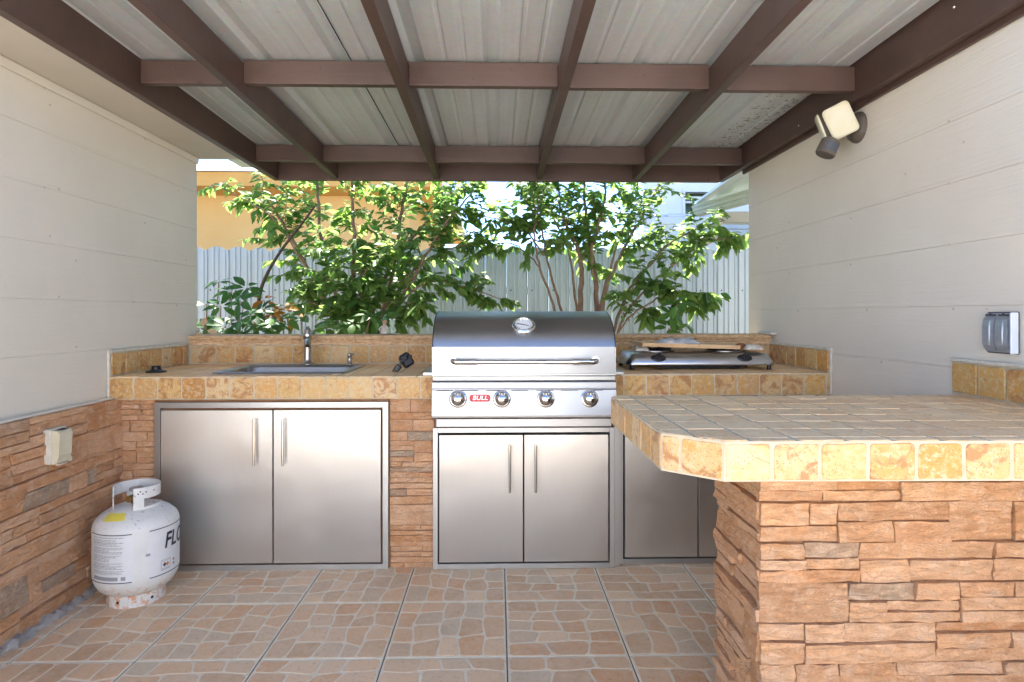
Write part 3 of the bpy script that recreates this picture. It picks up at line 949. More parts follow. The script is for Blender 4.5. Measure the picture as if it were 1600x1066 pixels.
# body and control panel
bd = MB(); bd.box((gx0+.012,2.775,.635),(gx1-.012,3.27,.860)); bd.build('grill_body', M_darksteel, gr)
bd = MB(); bd.bbox((gx0+.003,2.735,.845),(gx1-.003,3.27,.8645),.002)
bd.bbox((gx0-.045,2.790,.8615),(gx0+.001,3.2,.8745+.002),.002); bd.bbox((gx1-.001,2.790,.8635),(gx1+.045,3.2,.8785),.002)
bd.build('firebox_rim', M_steel, gr)
cp = MB()
prof = [(2.745,.8445),(2.735,.8440),(2.728,.838),(2.726,.812),(2.7205,.812),(2.7205,.8065),(2.7255,.8055),(2.709,.698),(2.710,.688),(2.718,.6835),(2.775,.6835),(2.775,.8445)]
cp.extr(prof, gx0+.002, gx1-.002, lambda u, v, t: (t, u, v)); cpo = cp.build('control_panel', M_steel_h, gr, fix=True)
bev(cpo, .0015, 2)
sl = MB()
for k in range(7):
    x = gx0+.02+k*.108
    sl.box((x,2.7250,.8015),(x+.072,2.7262,.8052))
for k in range(26): sl.box((-.02+k*.013,2.712,.6822),(-.02+k*.013+.008,2.722,.6829))
tag(sl.build('vent_slots', M_dark, cpo), kind='stuff')
pn = Vector((0, -.1075, .0165)).normalized()
pn = Vector((0,-.988,-.152)) if False else Vector((0, -(.8055-.698), (2.7255-2.709)*1.0)).normalized()
def panel_pt(x, z): return Vector((x, 2.7255 - (.8055-z)*(.0165/.1075), z))
for x in (-.170, .018, .207, .397):
    Mk = frame(panel_pt(x, .768), (1,0,0), pn)
    k = MB()
    k.lathe([(.038,0),(.038,.004),(.034,.007),(.031,.0075)], 32, Mk, sharp=(1,))
    k.lathe([(.030,.006),(.0295,.016),(.027,.024),(.022,.030),(.014,.0345),(.006,.0362),(.0001,.0365)], 32, Mk)
    ko = k.build('knob', M_chrome, gr)
    k = MB(); [k.bbox((q_-.0016,.002,.018),(q_+.0016,.024,.034-abs(q_)*.3),.001, Mk) for q_ in (-.011,0,.011)]; k.build('knob_grip', M_chrome, ko)
def text_mb(s, size, M, extr=.0004, shear=0, off=0.0, fit=None, bend=None, space=1.0):
    cu = bpy.data.curves.new('t', 'FONT'); cu.body = s; cu.size = size; cu.shear = shear; cu.offset = off
    cu.extrude = extr; cu.align_x = 'CENTER'; cu.align_y = 'CENTER'; cu.space_character = space
    o = bpy.data.objects.new('t', cu); COL.objects.link(o)
    dg = bpy.context.evaluated_depsgraph_get(); me = bpy.data.meshes.new_from_object(o.evaluated_get(dg))
    mb = MB(); vs = [v.co.copy() for v in me.vertices]
    if bend: vs = [bend(v) for v in vs]
    else: vs = [M @ v for v in vs]
    mb.add(vs, [list(p.vertices) for p in me.polygons])
    bpy.data.objects.remove(o); bpy.data.curves.remove(cu); bpy.data.meshes.remove(me)
    return mb
Mlg = frame(panel_pt(-.076, .771), (1,0,0), pn)
def pill(w_, h_, z0, z1, M, n=8, r=None):
    r = r or h_/2; P = []
    for cx, cy, a0 in ((w_/2-r, h_/2-r, 0), (-w_/2+r, h_/2-r, 90), (-w_/2+r, -h_/2+r, 180), (w_/2-r, -h_/2+r, 270)):
        for k in range(n+1):
            a = R(a0 + 90*k/n); P.append((cx+r*math.cos(a), cy+r*math.sin(a)))
    mb = MB(); mb.extr(P, z0, z1, lambda u, v, t: M @ Vector((u, v, t))); return mb
lg = pill(.090,.030,0,.0022,Mlg, r=.011).build('logo_badge', mat('badge_red', (.50,.018,.022), .35), gr, fix=True)
pill(.0935,.0335,0,.0013,Mlg, r=.0125).build('badge_rim', mat('badge_rim', (.62,.36,.36), .3, .5), lg, fix=True)
text_mb('BULL', .0285, Mlg @ Matrix.Translation((0,.0005,.0027)) @ Matrix.Diagonal((1.02,.92,1,1)), .0004, .18, .0003).build('badge_lettering', mat('badge_silver', (.72,.72,.73), .3, .3), lg)
tr = MB(); tr.bbox((gx0+.016,2.760,.640),(gx1-.016,3.0,.676),.002); tro = tr.build('drip_tray', M_steel_h, gr)

# ------------------------------------------------------------------ tiled bar peninsula
ZP = .866
pe = thing('bar_counter', 'clipped-corner travertine bar counter on a rust ledge stone base at the right front', 'counter', (1.05, 1.65, 0))
outline = [(.366,1.412),(.474,1.312),(1.537,1.300),(1.537,2.052),(.385,2.052),(.366,2.035)]
def shrink(P, d):
    c = (1.0, 1.7); out = []
    n = len(P)
    for i in range(n):
        a, b, e = Vector(P[i-1]), Vector(P[i]), Vector(P[(i+1) % n])
        e1 = (b-a).normalized(); e2 = (e-b).normalized(); n1 = Vector((-e1.y, e1.x)); n2 = Vector((-e2.y, e2.x))
        out.append(tuple(b + (n1+n2)/max(1+n1.dot(n2), .3)*d))
    return out
ins = shrink(outline, .0018)
p = MB(); n = len(ins)
p.extr(ins, ZP-.086, ZP-.0016, lambda u, v, t: (u, v, t)); p.build('counter_slab', M_grout, pe, fix=True)
tile_region(pe, shrink(outline, .001), frame((0,0,ZP),(1,0,0),(0,0,1)), M_trav_lit_top, org=(.43,1.347), ts=.1016)
segs = [(0,1),(1,2),(4,5),(5,0),(3,4)]
for a, b_ in segs:
    A = Vector((*outline[a], ZP-.086)); B = Vector((*outline[b_], ZP-.086))
    L = (B-A).length; u = (B-A).normalized(); nn = Vector((u.y,-u.x,0))
    if L < .05: 
        continue
    og_ = {0: -.055, 1: .0, 5: .022, 3: 0}.get(a, 0)
    tile_region(pe, ((.001,0),(L-.001,0),(L-.001,.083),(.001,.083)), frame(A, u, nn), M_trav, ts=.1016, org=(og_,-.010), rb=.003)
# stone base
bx0, bx1, by0, by1 = .6330, 1.537, 1.512, 1.80
p = MB(); p.box((bx0+.012,by0,0), (bx1,by1,ZP-.088)); p.build('base_core', M_stone_back, pe)
ledge(pe, frame((bx0-.006, by0, 0), (1,0,0), (0,-1,0)), bx1-bx0+.006, ZP-.088, 31, .0972, .009, .020)
ledge(pe, frame((bx0+.012, by1+.01, 0), (0,-1,0), (-1,0,0)), by1-by0+.018, ZP-.088, 32, .0972, .002, .026)
# splash behind the bar on the wall
p = MB(); p.box((1.528,1.30,ZP-.002), (1.5378,2.09,.978)); p.build('splash_backing', M_grout, pe)
tile_region(pe, ((0.0,.003),(.79,.003),(.79,.106),(0,.106)), frame((1.521,2.088,ZP),(0,-1,0),(-1,0,0)), M_trav, ts=.114, org=(.002,-.004), t=.006, rb=.003, gap=.0035)
p = MB(); p.bbox((1.522,1.30,.9735),(1.5378,2.094,.986),.003); p.build('caulk_bead', M_caulk, pe)

# ------------------------------------------------------------------ sink, tap, soap pump
sk_ = thing('kitchen_sink', 'stainless drop-in sink set in the left tiled counter', 'sink', ((SX0+SX1)/2, (SY0+SY1)/2, ZL))
def ring(x0,x1,y0,y1,r,z,n=6):
    P = []
    for cx, cy, a0 in ((x1-r,y1-r,0),(x0+r,y1-r,90),(x0+r,y0+r,180),(x1-r,y0+r,270)):
        for k in range(n+1):
            a = R(a0+90*k/n); P.append(Vector((cx+r*math.cos(a), cy+r*math.sin(a), z)))
    return P
p = MB()
rings = [ring(SX0,SX1,SY0,SY1,.03,ZL+.001), ring(SX0+.002,SX1-.002,SY0+.002,SY1-.002,.03,ZL+.006), ring(SX0+.012,SX1-.012,SY0+.012,SY1-.012,.03,ZL+.0085),
         ring(SX0+.028,SX1-.028,SY0+.024,SY1-.105,.05,ZL+.0075), ring(SX0+.034,SX1-.034,SY0+.030,SY1-.111,.055,ZL-.004),
         ring(SX0+.045,SX1-.045,SY0+.04,SY1-.12,.06,ZL-.16), ring(SX0+.09,SX1-.09,SY0+.08,SY1-.16,.05,ZL-.175), ring(-1.06,-.97,3.12,3.20,.03,ZL-.178)]
k = len(rings[0])
p.add([q for r in rings for q in r], [(i*k+j, i*k+(j+1)%k, (i+1)*k+(j+1)%k, (i+1)*k+j) for i in range(len(rings)-1) for j in range(k)] + [[(len(rings)-1)*k+j for j in range(k)]], True)
p.build('basin', M_steel_h, sk_, fix=True)
fa = thing('sink_tap', 'brushed nickel sink tap with a domed top behind the basin', 'tap', (-1.009, 3.375, ZL+.008), R(17))
p = MB(); p.lathe([(.0001,.0),(.034,.0),(.034,.005),(.029,.010),(.0215,.016),(.019,.03),(.0178,.09),(.0178,.118),(.020,.124),(.0205,.130),(.018,.134)], 24); p.build('tap_body', M_nickel, fa, world=False)
p = MB(); p.tube([(0,0,.112),(0,-.03,.128),(0,-.075,.132),(0,-.125,.122),(0,-.145,.106)], [.0145,.0135,.0125,.0118,.0118], 16); p.build('spout', M_nickel, fa, world=False)
p = MB(); p.lathe([(.017,.134),(.024,.142),(.0255,.156),(.0235,.168),(.021,.172),(.020,.182),(.012,.196),(.0001,.201)], 24); p.tube([(0,.01,.185),(.004,.05,.196),(.006,.08,.199)], [.006,.005,.0045], 10); p.build('lever', M_nickel, fa, world=False)
p = MB(); p.tube([(-.0185,-.004,.105),(-.012,-.018,.088),(.0,-.0205,.082),(.012,-.018,.088),(.0185,-.004,.105)], .0016, 6); p.build('trim_wire', M_chrome, fa, world=False)
sd_ = thing('soap_pump', 'small chrome soap pump on the right rear corner of the sink', 'soap dispenser', (-.783, 3.36, ZL+.008))
p = MB(); p.lathe([(.0001,0),(.021,0),(.021,.004),(.0125,.008),(.0115,.045),(.0135,.048),(.0135,.060),(.0001,.062)], 20); p.build('pump_body', M_nickel, sd_, world=False)
p = MB(); p.tube([(0,0,.055),(.025,-.003,.0565),(.042,-.006,.053)], [.004,.0032,.003], 8); p.build('nozzle', M_nickel, sd_, world=False)

# ------------------------------------------------------------------ loose things on the left counter
q = thing('drain_stopper', 'round black rubber drain stopper lying near the left end of the counter', 'stopper', (-1.612, 3.02, ZL+.001))
p = MB(); p.lathe([(.0001,0),(.044,0),(.046,.003),(.042,.006),(.030,.009),(.024,.013)], 28); p.build('rubber_disc', M_black, q, world=False)
p = MB(); p.lathe([(.024,.009),(.019,.024),(.021,.027),(.021,.030),(.0001,.031)], 20); p.build('grip', M_black, q, world=False)
q = thing('black_motor', 'small black plastic motor with a bracket leaning on the counter left of the grill', 'motor', (-.455, 3.03, ZL))
M1 = Matrix.Translation((.018,0,.055)) @ Matrix.Rotation(R(-34),4,'Y') @ Matrix.Rotation(R(20),4,'Z')
p = MB(); p.bbox((-.026,-.024,-.034),(.026,.024,.034),.009, M1); p.bbox((-.030,-.026,-.004),(.030,.026,.012),.004, M1); p.build('motor_housing', M_black, q, world=False)
M2 = Matrix.Translation((-.022,-.004,.019)) @ Matrix.Rotation(R(36),4,'Y')
p = MB(); p.bbox((-.014,-.012,-.020),(.014,.012,.016),.005, M2); p.bbox((-.007,-.006,.010),(.007,.006,.045),.003, M2); p.tube([M2@Vector((-.008,-.004,-.019)), M2@Vector((-.01,-.004,-.027))], .003, 8); p.build('bracket', M_black, q, world=False)
p = MB(); p.lathe([(.0001,.004),(.012,.004),(.012,0)], 16, M1 @ Matrix.Translation((0,-.024,.01)) @ Matrix.Rotation(R(90),4,'X')); p.build('dial', M_darksteel, q, world=False)

# ------------------------------------------------------------------ tabletop gas cooker, board
ck = thing('gas_cooker', 'two-burner stainless tabletop gas cooker on the right counter', 'cooker', (.985, 3.17, ZR))
def extr_x(prof, x0, x1, name, m, par, ins=0):
    p = MB(); p.extr(prof, x0, x1, lambda u, v, t: (t, u, v)); return p.build(name, m, par, world=False, fix=True)
# body: rounded tray with sloping ends (local coords)
p = MB()
L0, L1 = .365, .338
rgs = [ring(-L0,L0,-.145,.17,.035,.024), ring(-L0,L0,-.145,.17,.035,.030), ring(-L0+.005,L0-.005,-.143,.165,.04,.044), ring(-L1,L1,-.122,.150,.04,.078), ring(-L1+.015,L1-.015,-.108,.14,.04,.083)]
k = len(rgs[0])
p.add([q_ for r in rgs for q_ in r], [(i*k+j, i*k+(j+1)%k, (i+1)*k+(j+1)%k, (i+1)*k+j) for i in range(len(rgs)-1) for j in range(k)] + [[(len(rgs)-1)*k+j for j in range(k)], list(range(k))], True)
p.build('cooker_body', steel('cooker_steel', (.52,.52,.53), .24, (1,60,60), .04), ck, world=False, fix=True)
for (x, y) in ((-.335,-.125),(.335,-.125),(-.335,.15),(.335,.15)):
    p = MB(); p.lathe([(.0001,0),(.012,0),(.010,.012),(.010,.026)], 14, Matrix.Translation((x,y,0.0008))); p.build('foot', M_black, ck, world=False)
p = MB(); p.bbox((-.20,-.10,.010),(.24,.13,.022),.004); p.tube([(-.21,-.115,.018),(-.19,-.118,.011),(0,-.118,.010),(.19,-.118,.011),(.22,-.112,.020)], .003, 8); p.build('gas_pipe', M_black, ck, world=False)
fn = Vector((0,-.031,-.022)).normalized(); fn = Vector((0,-.82,.57)).normalized()
for x in (-.208, .212):
    Mk = frame((x,-.1325,.059), (1,0,0), fn)
    p = MB(); p.lathe([(.0001,.004),(.030,.004),(.034,.0)], 28, Mk @ Matrix.Diagonal((1.12,.62,1,1))); ko = p.build('knob_plate', M_black, ck, world=False)
    p = MB(); p.lathe([(.019,0),(.018,.016),(.015,.018),(.0001,.018)], 22, Mk @ Matrix.Diagonal((1,.85,1,1))); p.bbox((-.005,-.019,.012),(.005,.019,.026),.002, Mk @ Matrix.Rotation(R(-12),4,'Z')); p.build('knob', M_black, ko, world=False)
for i, x in enumerate((-.19, .17)):
    p = MB(); p.lathe([(.095,.083),(.098,.090),(.085,.0905),(.078,.084)], 32, Matrix.Translation((x,.02,0))); p.build('burner_ring', mat('pan_ring', (.4,.39,.37), .3, 1), ck, world=False)
    p = MB(); p.lathe([(.045,.084),(.045,.094),(.03,.099),(.0001,.099)], 24, Matrix.Translation((x,.02,0))); p.build('burner', M_darksteel, ck, world=False)
    for a in range(4):
        p = MB(); MM = Matrix.Translation((x,.02,0)) @ Matrix.Rotation(R(45+90*a),4,'Z'); p.bbox((.03,-.003,.088),(.095,.003,.104),.001, MM)
        p.build('pan_support', M_black, ck, world=False)
def m_wood():
    m = mat('board_wood', (.55,.36,.19), .6); nt = m.node_tree
    v = tex(m, (2,20,20)); a = noi(nt, v, 3, 5, .6, .5)
    c = ramp(nt, a, [(.3, (.50,.30,.14)), (.6, (.66,.45,.25)), (.8, (.70,.52,.32))])
    s = noi(nt, tex(m), 14, 4, .6)
    c = mix(nt, ramp(nt, s, [(.62,(0,0,0)),(.7,(.8,.8,.8))]), c, (.24,.11,.05)); setc(m, c); bump(m, a, .2, .002)
    return m
bo = thing('cutting_board', 'worn wooden board with a dark burn at one end lying across the gas cooker', 'board', (.97, 3.19, ZR+.112), R(-1))
MB_ = Matrix.Rotation(R(1.6),4,'Y')
p = MB(); P = [(-.262,-.13),(.215,-.135),(.222,-.11),(.19,-.085),(.235,-.06),(.262,-.02),(.262,.10),(.2,.125),(-.262,.13)]
p.extr(P, -.006, .012, lambda u, v, t: MB_ @ Vector((u, v, t))); b0 = p.build('board', m_wood(), bo, world=False, fix=True); bev(b0, .003, 2)
p = MB(); p.bbox((.20,-.10,-.005),(.345,.06,.007),.003, Matrix.Rotation(R(3),4,'Y') @ Matrix.Rotation(R(7),4,'Z')); p.build('broken_slat', m_wood(), bo, world=False)
# burnt patches
p = MB(); rg = random.Random(4)
for (x, y, r) in ((.238,-.075,.018),(.215,-.115,.014),(.252,-.06,.012)):
    p.add([Vector((x+r*math.cos(a)*rg.uniform(.7,1.2), y-.012+.0*a, .002+r*.9*math.sin(a)*rg.uniform(.7,1.1))) for a in [2*PI*k/9 for k in range(9)]] , [list(range(9))])
    for k in range(1): p.lathe([(.0001,.014),(r*.9,.010),(r,.0),(r*.8,-.014),(.0001,-.018)], 10, Matrix.Translation((x,y,.002)))
p.build('rust_lump', mottled('rusty_lump', (.16,.06,.03), (.28,.12,.06), 60, .9), bo, world=False)
def crumple(name, label, cat, loc, sx, sy, sz, m, seed, n=14):
    rg = random.Random(seed); p = MB(); vs = []
    for j in range(n+1):
        for i in range(n+1):
            u, v = i/n*2-1, j/n*2-1
            e = max(0, 1-max(abs(u),abs(v))**3)
            z = sz*e*(.35+.65*abs(noise.noise(Vector((u*2.6+seed, v*2.6, seed))))*1.6) + rg.uniform(0,.10)*sz*e
            vs.append(Vector((u*sx*(1+.12*noise.noise(Vector((v*3,seed,0)))), v*sy*(1+.12*noise.noise(Vector((u*3,0,seed)))), z+.0012)))
    p.add(vs, [(j*(n+1)+i, j*(n+1)+i+1, (j+1)*(n+1)+i+1, (j+1)*(n+1)+i) for j in range(n) for i in range(n)], True)
    o = p.build(name, m); o.location = loc
    s_ = o.modifiers.new('solid', 'SOLIDIFY'); s_.thickness = .0008
    tag(o, label, cat); return o
M_film = mat('clear_film', (.82,.84,.86), .22); M_film.node_tree.nodes['Principled BSDF'].inputs['Transmission Weight'].default_value = .45
crumple('plastic_bag', 'crumpled clear plastic bag on top of the wooden board', 'bag', (.905,3.16,ZR+.125), .105, .07, .036, M_film, 3)
M_cloth = mottled('white_rag', (.72,.69,.62), (.5,.44,.36), 20, .9)
crumple('rag', 'small soiled white rag tucked at the right end of the cooker', 'rag', (1.255,3.07,ZR+.098), .045, .035, .034, M_cloth, 9, 9)
crumple('rag', 'small soiled white rag tucked at the left end of the cooker', 'rag', (.715,3.12,ZR+.088), .036, .03, .036, M_cloth, 12, 9)

# ------------------------------------------------------------------ electrical covers
q = thing('outlet_cover', 'grey metal double flap outlet cover on the right plank wall', 'outlet cover', (1.539, 1.882, 1.075))
M_grey = mottled('grey_cast_metal', (.42,.45,.50), (.33,.36,.41), 30, .35); M_grey.node_tree.nodes['Principled BSDF'].inputs['Metallic'].default_value = .5
p = MB(); p.bbox((1.531,1.825,1.012),(1.5385,1.944,1.139),.003); p.build('gasket_plate', mat('gasket', (.09,.09,.10), .6), q)
p = MB(); p.bbox((1.521,1.829,1.016),(1.5312,1.940,1.135),.004); p.build('cover_plate', M_grey, q)
for y in (1.8625, 1.9125):
    p = MB()
    pr = [(.000,.0),(.006,.006),(.010,.014),(.012,.028),(.012,.075),(.009,.092),(.004,.100),(.0,.102)]
    p.extr([(1.5208-a, 1.022+b_) for a, b_ in pr], y-.0225, y+.0225, lambda u, v, t: (u, t, v)); f = p.build('flap', M_grey, q, fix=True); bev(f, .004, 3)
    p = MB(); p.tube([(1.5120,y-.004,1.038),(1.5086,y-.007,1.054),(1.5078,y-.007,1.078),(1.5086,y-.007,1.096),(1.513,y-.004,1.110)], .0032, 8); p.build('flap_rib', M_grey, f)
    p = MB(); p.tube([(1.5185,y-.018,1.129),(1.5185,y+.018,1.129)], .0030, 8); p.tube([(1.5195,y,1.131),(1.516,y,1.131)], .004, 8); p.build('hinge', mat('hinge_dark', (.06,.06,.07), .5), f)
p = MB(); p.bbox((1.508,1.8215,1.014),(1.531,1.8285,1.137),.002); p.build('side_lip', mat('white_lip', (.62,.66,.72), .4), q)

q = thing('outlet_cover', 'cream plastic outlet cover set in the left stone facing', 'outlet cover', (-1.655, 2.395, .64))
M_cream = mottled('cream_plastic', (.62,.58,.44), (.52,.47,.33), 14, .45)
p = MB(); p.bbox((-1.668,2.352,.578),(-1.640,2.447,.708),.004); p.build('mounting_plate', M_caulk, q)
p = MB()
prz = [(0,.0),(.016,.002),(.020,.012),(.026,.030),(.030,.112),(.024,.122),(0,.124)]
p.extr([(-1.641+a, .578+b_) for a, b_ in prz], 2.362, 2.432, lambda u, v, t: (u, t, v)); bev(p.build('cover_lid', M_cream, q, fix=True), .003, 2)
p = MB(); p.bbox((-1.636,2.385,.7022),(-1.618,2.418,.7045),.0008); p.build('latch', M_dark, q)
p = MB(); p.bbox((-1.641,2.438,.572),(-1.628,2.458,.592),.003); p.bbox((-1.641,2.380,.568),(-1.630,2.436,.576),.003); p.build('sealant', M_caulk, q)

# ------------------------------------------------------------------ flood light with motion sensor
q = thing('flood_light', 'twin security flood light with motion sensor under the right roof beam', 'flood light', (1.535, 2.68, 1.94))
M_bronze = mottled('bronze_plastic', (.085,.07,.055), (.12,.10,.085), 20, .5)
p = MB(); p.lathe([(.0001,.040),(.030,.038),(.052,.028),(.064,.010),(.066,0)], 28, frame((1.5385,2.66,1.928), (0,1,0), (-1,0,0))); p.build('mount_plate', M_bronze, q)
p = MB(); p.tube([(1.50,2.66,1.925),(1.47,2.655,1.90),(1.435,2.65,1.885)], .011, 10); p.tube([(1.50,2.66,1.93),(1.46,2.675,1.935),(1.43,2.68,1.94)], .010, 10); p.tube([(1.44,2.65,1.885),(1.415,2.635,1.868)], [.010,.012], 10); p.build('knuckle', M_bronze, q)
def lamp_head(c, fwd, up, label=None):
    fwd = Vector(fwd).normalized(); up = Vector(up)
    x = up.cross(fwd).normalized()
    Mh = frame(c, x, fwd)
    p = MB(); rr = [ring(-.032,.032,-.038,.038,.016,-.045), ring(-.050,.050,-.062,.062,.014,-.006), ring(-.054,.054,-.068,.068,.018,0)]
    k = len(rr[0])
    p.add([Mh @ v for r in rr for v in r], [(i*k+j, i*k+(j+1)%k, (i+1)*k+(j+1)%k, (i+1)*k+j) for i in range(2) for j in range(k)] + [list(range(k))[::-1]], False)
    h_ = p.build('lamp_head', M_bronze, q, fix=True)
    p = MB(); rr = [ring(-.053,.053,-.067,.067,.018,.0005), ring(-.053,.053,-.067,.067,.018,.006), ring(-.046,.046,-.060,.060,.016,.011)]
    p.add([Mh @ v for r in rr for v in r], [(i*k+j, i*k+(j+1)%k, (i+1)*k+(j+1)%k, (i+1)*k+j) for i in range(2) for j in range(k)] + [[2*k+j for j in range(k)]], False)
    p.build('lens', mottled('yellowed_lens', (.66,.64,.53), (.60,.55,.38), 12, .3), h_, fix=True)
lamp_head((1.428,2.60,1.940), (-.47,-.86,-.34), (-.42,.0,.9))
lamp_head((1.400,2.690,1.925), (-.86,.42,-.34), (-.30,0,.95))
p = MB(); Ms_ = frame((1.386,2.62,1.832), (1,0,0), (.42,0,.9))
p.lathe([(.0001,-.038),(.036,-.036),(.040,-.030),(.038,.026),(.030,.034),(.0001,.036)], 28, Ms_, sharp=(1,2,3)); so_ = p.build('motion_sensor', M_bronze, q)
p = MB()
arc = [R(-130+8*k) for k in range(12)]
p.add([Ms_ @ Vector((.0402*math.cos(a), .0402*math.sin(a), z)) for z in (-.022,.016) for a in arc], [(i, i+1, 12+i+1, 12+i) for i in range(11)], True); p.build('sensor_window', mat('sensor_window', (.08,.09,.11), .12), so_)

# ------------------------------------------------------------------ propane tank
TX, TY = -1.443, 2.560
tk = thing('propane_tank', 'white propane tank with worn labels standing on the floor by the stone facing', 'gas tank', (TX, TY, 0))
RB = .152
def m_tank():
    m = mat('tank_paint', (.74,.74,.72), .42); nt = m.node_tree
    v = tex(m); a = noi(nt, v, 9, 5, .65)
    c = ramp(nt, a, [(.35,(.64,.64,.63)),(.7,(.57,.57,.55))])
    sx = N(nt, 'SeparateXYZ'); nt.links.new(v, sx.inputs[0]); zz = sx.outputs['Z']
    low = mth(nt, 'MULTIPLY', mth(nt, 'SUBTRACT', .12, zz), 14, True)
    r1 = noi(nt, v, 42, 4, .7)
    f = ramp(nt, mth(nt, 'ADD', r1, mth(nt, 'MULTIPLY', low, .06)), [(.555,(0,0,0)),(.63,(.85,.85,.85))])
    c = mix(nt, mix(nt, low, (0,0,0), f), c, (.55,.24,.10))
    hi = mth(nt, 'MULTIPLY', mth(nt, 'SUBTRACT', zz, .29), 14, True)
    r2 = noi(nt, v, 75, 4, .75)
    f2 = ramp(nt, r2, [(.61,(0,0,0)),(.64,(1,1,1))])
    c = mix(nt, mix(nt, hi, (0,0,0), f2), c, (.16,.11,.08))
    c = mix(nt, ramp(nt, noi(nt, v, 110, 2), [(.735,(0,0,0)),(.76,(.6,.6,.6))]), c, (.3,.22,.16))
    setc(m, c); bump(m, noi(nt, v, 14, 3), .12, .004)
    return m
M_tank = m_tank()
p = MB()
prof = [(.0001,.030),(.06,.032),(.10,.043),(.132,.066),(.147,.095),(RB,.115),(RB,.125),(RB,.215),(RB,.303),(.1495,.314),(.142,.330),(.122,.350),(.095,.366),(.06,.378),(.0001,.383)]
p.lathe(prof, 56); p.build('tank_body', M_tank, tk, world=False)
p = MB(); 
for n_, rr in ((56, (.102,.1045)),):
    pr = [(.100,.0005),(.103,.0005),(.103,.050),(.100,.050),(.100,.0005)]; p.lathe(pr, 56, sharp=(1,2,3))
fr_ = p.build('foot_ring', M_tank, tk, world=False)
p = MB()
PH0 = math.degrees(math.atan2(-TY, -TX))      # towards the camera
for a in (-38, 30, 120): 
    MM = Matrix.Rotation(R(PH0+a),4,'Z') @ Matrix.Translation((.1032,0,.024)) @ Matrix.Rotation(R(90),4,'Y'); p.lathe([(.0001,.0008),(.0055,.0008),(.0055,-.001)], 12, MM)
p.build('vent_hole', M_dark, fr_, world=False)
# collar
def arc_plate(p, r, a0, a1, z0, z1, th=.003, top=None):
    n = max(2, int(abs(a1-a0)/5)); A = [R(PH0 + a0 + (a1-a0)*k/n) for k in range(n+1)]
    zt = (lambda a: z1) if top is None else top
    o_ = [Vector((r*math.cos(a), r*math.sin(a), z0)) for a in A] + [Vector((r*math.cos(a), r*math.sin(a), zt(a))) for a in A]
    i_ = [Vector(((r-th)*math.cos(a), (r-th)*math.sin(a), z0)) for a in A] + [Vector(((r-th)*math.cos(a), (r-th)*math.sin(a), zt(a))) for a in A]
    m_ = n+1
    p.add(o_, [(k, k+1, m_+k+1, m_+k) for k in range(n)], True); p.add(i_, [(k+1, k, m_+k, m_+k+1) for k in range(n)], True)
    p.add(o_[m_:]+i_[m_:], [(k, k+1, m_+k+1, m_+k) for k in range(n)]); p.add(o_[:m_]+i_[:m_], [(k+1, k, m_+k, m_+k+1) for k in range(n)])
    for e in (0, n): p.add([o_[e], o_[m_+e], i_[m_+e], i_[e]], [(0,1,2,3)])
p = MB(); rc_ = .084
a_open0, a_open1 = -72, -8
arc_plate(p, rc_, a_open1, a_open0+360, .4105, .454)
arc_plate(p, rc_, a_open1, a_open1+25, .352, .4103)
arc_plate(p, rc_, a_open0+337, a_open0+360, .352, .4103)
arc_plate(p, rc_, 150, 205, .36, .4103)
arc_plate(p, rc_, a_open1+25.1, 92, .357, .379)
p.build('collar', M_tank, tk, world=False)
p = MB()
for a, z in ((3,.432),(8,.440),(14,.430),(22,.436),(44,.436),(-2,.365),(-80,.435),(160,.436)):
    MM = Matrix.Rotation(R(PH0+a),4,'Z') @ Matrix.Translation((rc_+.0002,0,z)) @ Matrix.Rotation(R(90),4,'Y'); p.lathe([(.0001,.0006),(.0028,.0006),(.0028,-.001)], 8, MM)
p.build('collar_hole', M_dark, tk, world=False)
M_brass = mat('brass', (.45,.32,.15), .35, 1)
p = MB(); p.lathe([(.022,.376),(.022,.392),(.014,.394),(.013,.425),(.0001,.427)], 18); p.tube([(0,0,.405),(math.cos(R(PH0-40))*.045, math.sin(R(PH0-40))*.045,.405)], .013, 14); v_ = p.build('valve', M_brass, tk, world=False)
p = MB(); p.lathe([(.0001,.012),(.026,.010),(.028,0),(.0001,-.004)], 20, Matrix.Translation((0,0,.430))); p.build('valve_wheel', mat('valve_wheel', (.30,.29,.27), .5), v_, world=False)
# printed bands and labels on the curved side: thin shells 0.4 mm proud
def wrap(v, a0, z0, lift=.0006):
    a = R(PH0 + a0) + v.x/RB; r = RB + lift
    return Vector((r*math.cos(a), r*math.sin(a), z0 + v.y))
def patch(p, a0, a1, z0, z1, lift=.0004):
    n = max(2, int(abs(a1-a0)/4)); A = [R(PH0 + a0 + (a1-a0)*k/n) for k in range(n+1)]; r = RB+lift
    p.add([Vector((r*math.cos(a), r*math.sin(a), z)) for z in (z0, z1) for a in A], [(k, k+1, n+2+k, n+1+k) for k in range(n)], True)
M_ink = mat('navy_print', (.03,.035,.07), .45)
M_gink = mat('grey_print', (.26,.27,.29), .5)
p = MB(); patch(p, -74, -4, .118, .300, .0003); patch(p, 14, 120, .118, .300, .0003); tko = p.build('label_sheet', mottled('label_paper', (.60,.61,.62), (.65,.66,.67), 20, .4), tk, world=False)
p = MB()
for (a, b_) in ((-74,-6),(16,120)):
    patch(p, a, b_, .2975, .301, .0008); patch(p, a, b_, .1170, .1205, .0008)
p.build('printed_line', M_ink, tk, world=False)
wn = ['WARNING', 'DANGER', 'LP GAS IS EXTREMELY FLAMMABLE AND EXPLOSIVE', 'DO NOT USE OR STORE CYLINDER IN A BUILDING', 'SHUT OFF CYLINDER VALVE WHEN NOT IN USE', 'KEEP CYLINDER UPRIGHT AND SECURE', 'AVOID SERIOUS INJURY']
rg = random.Random(8); pr_ = MB()
z = .289
i = 0
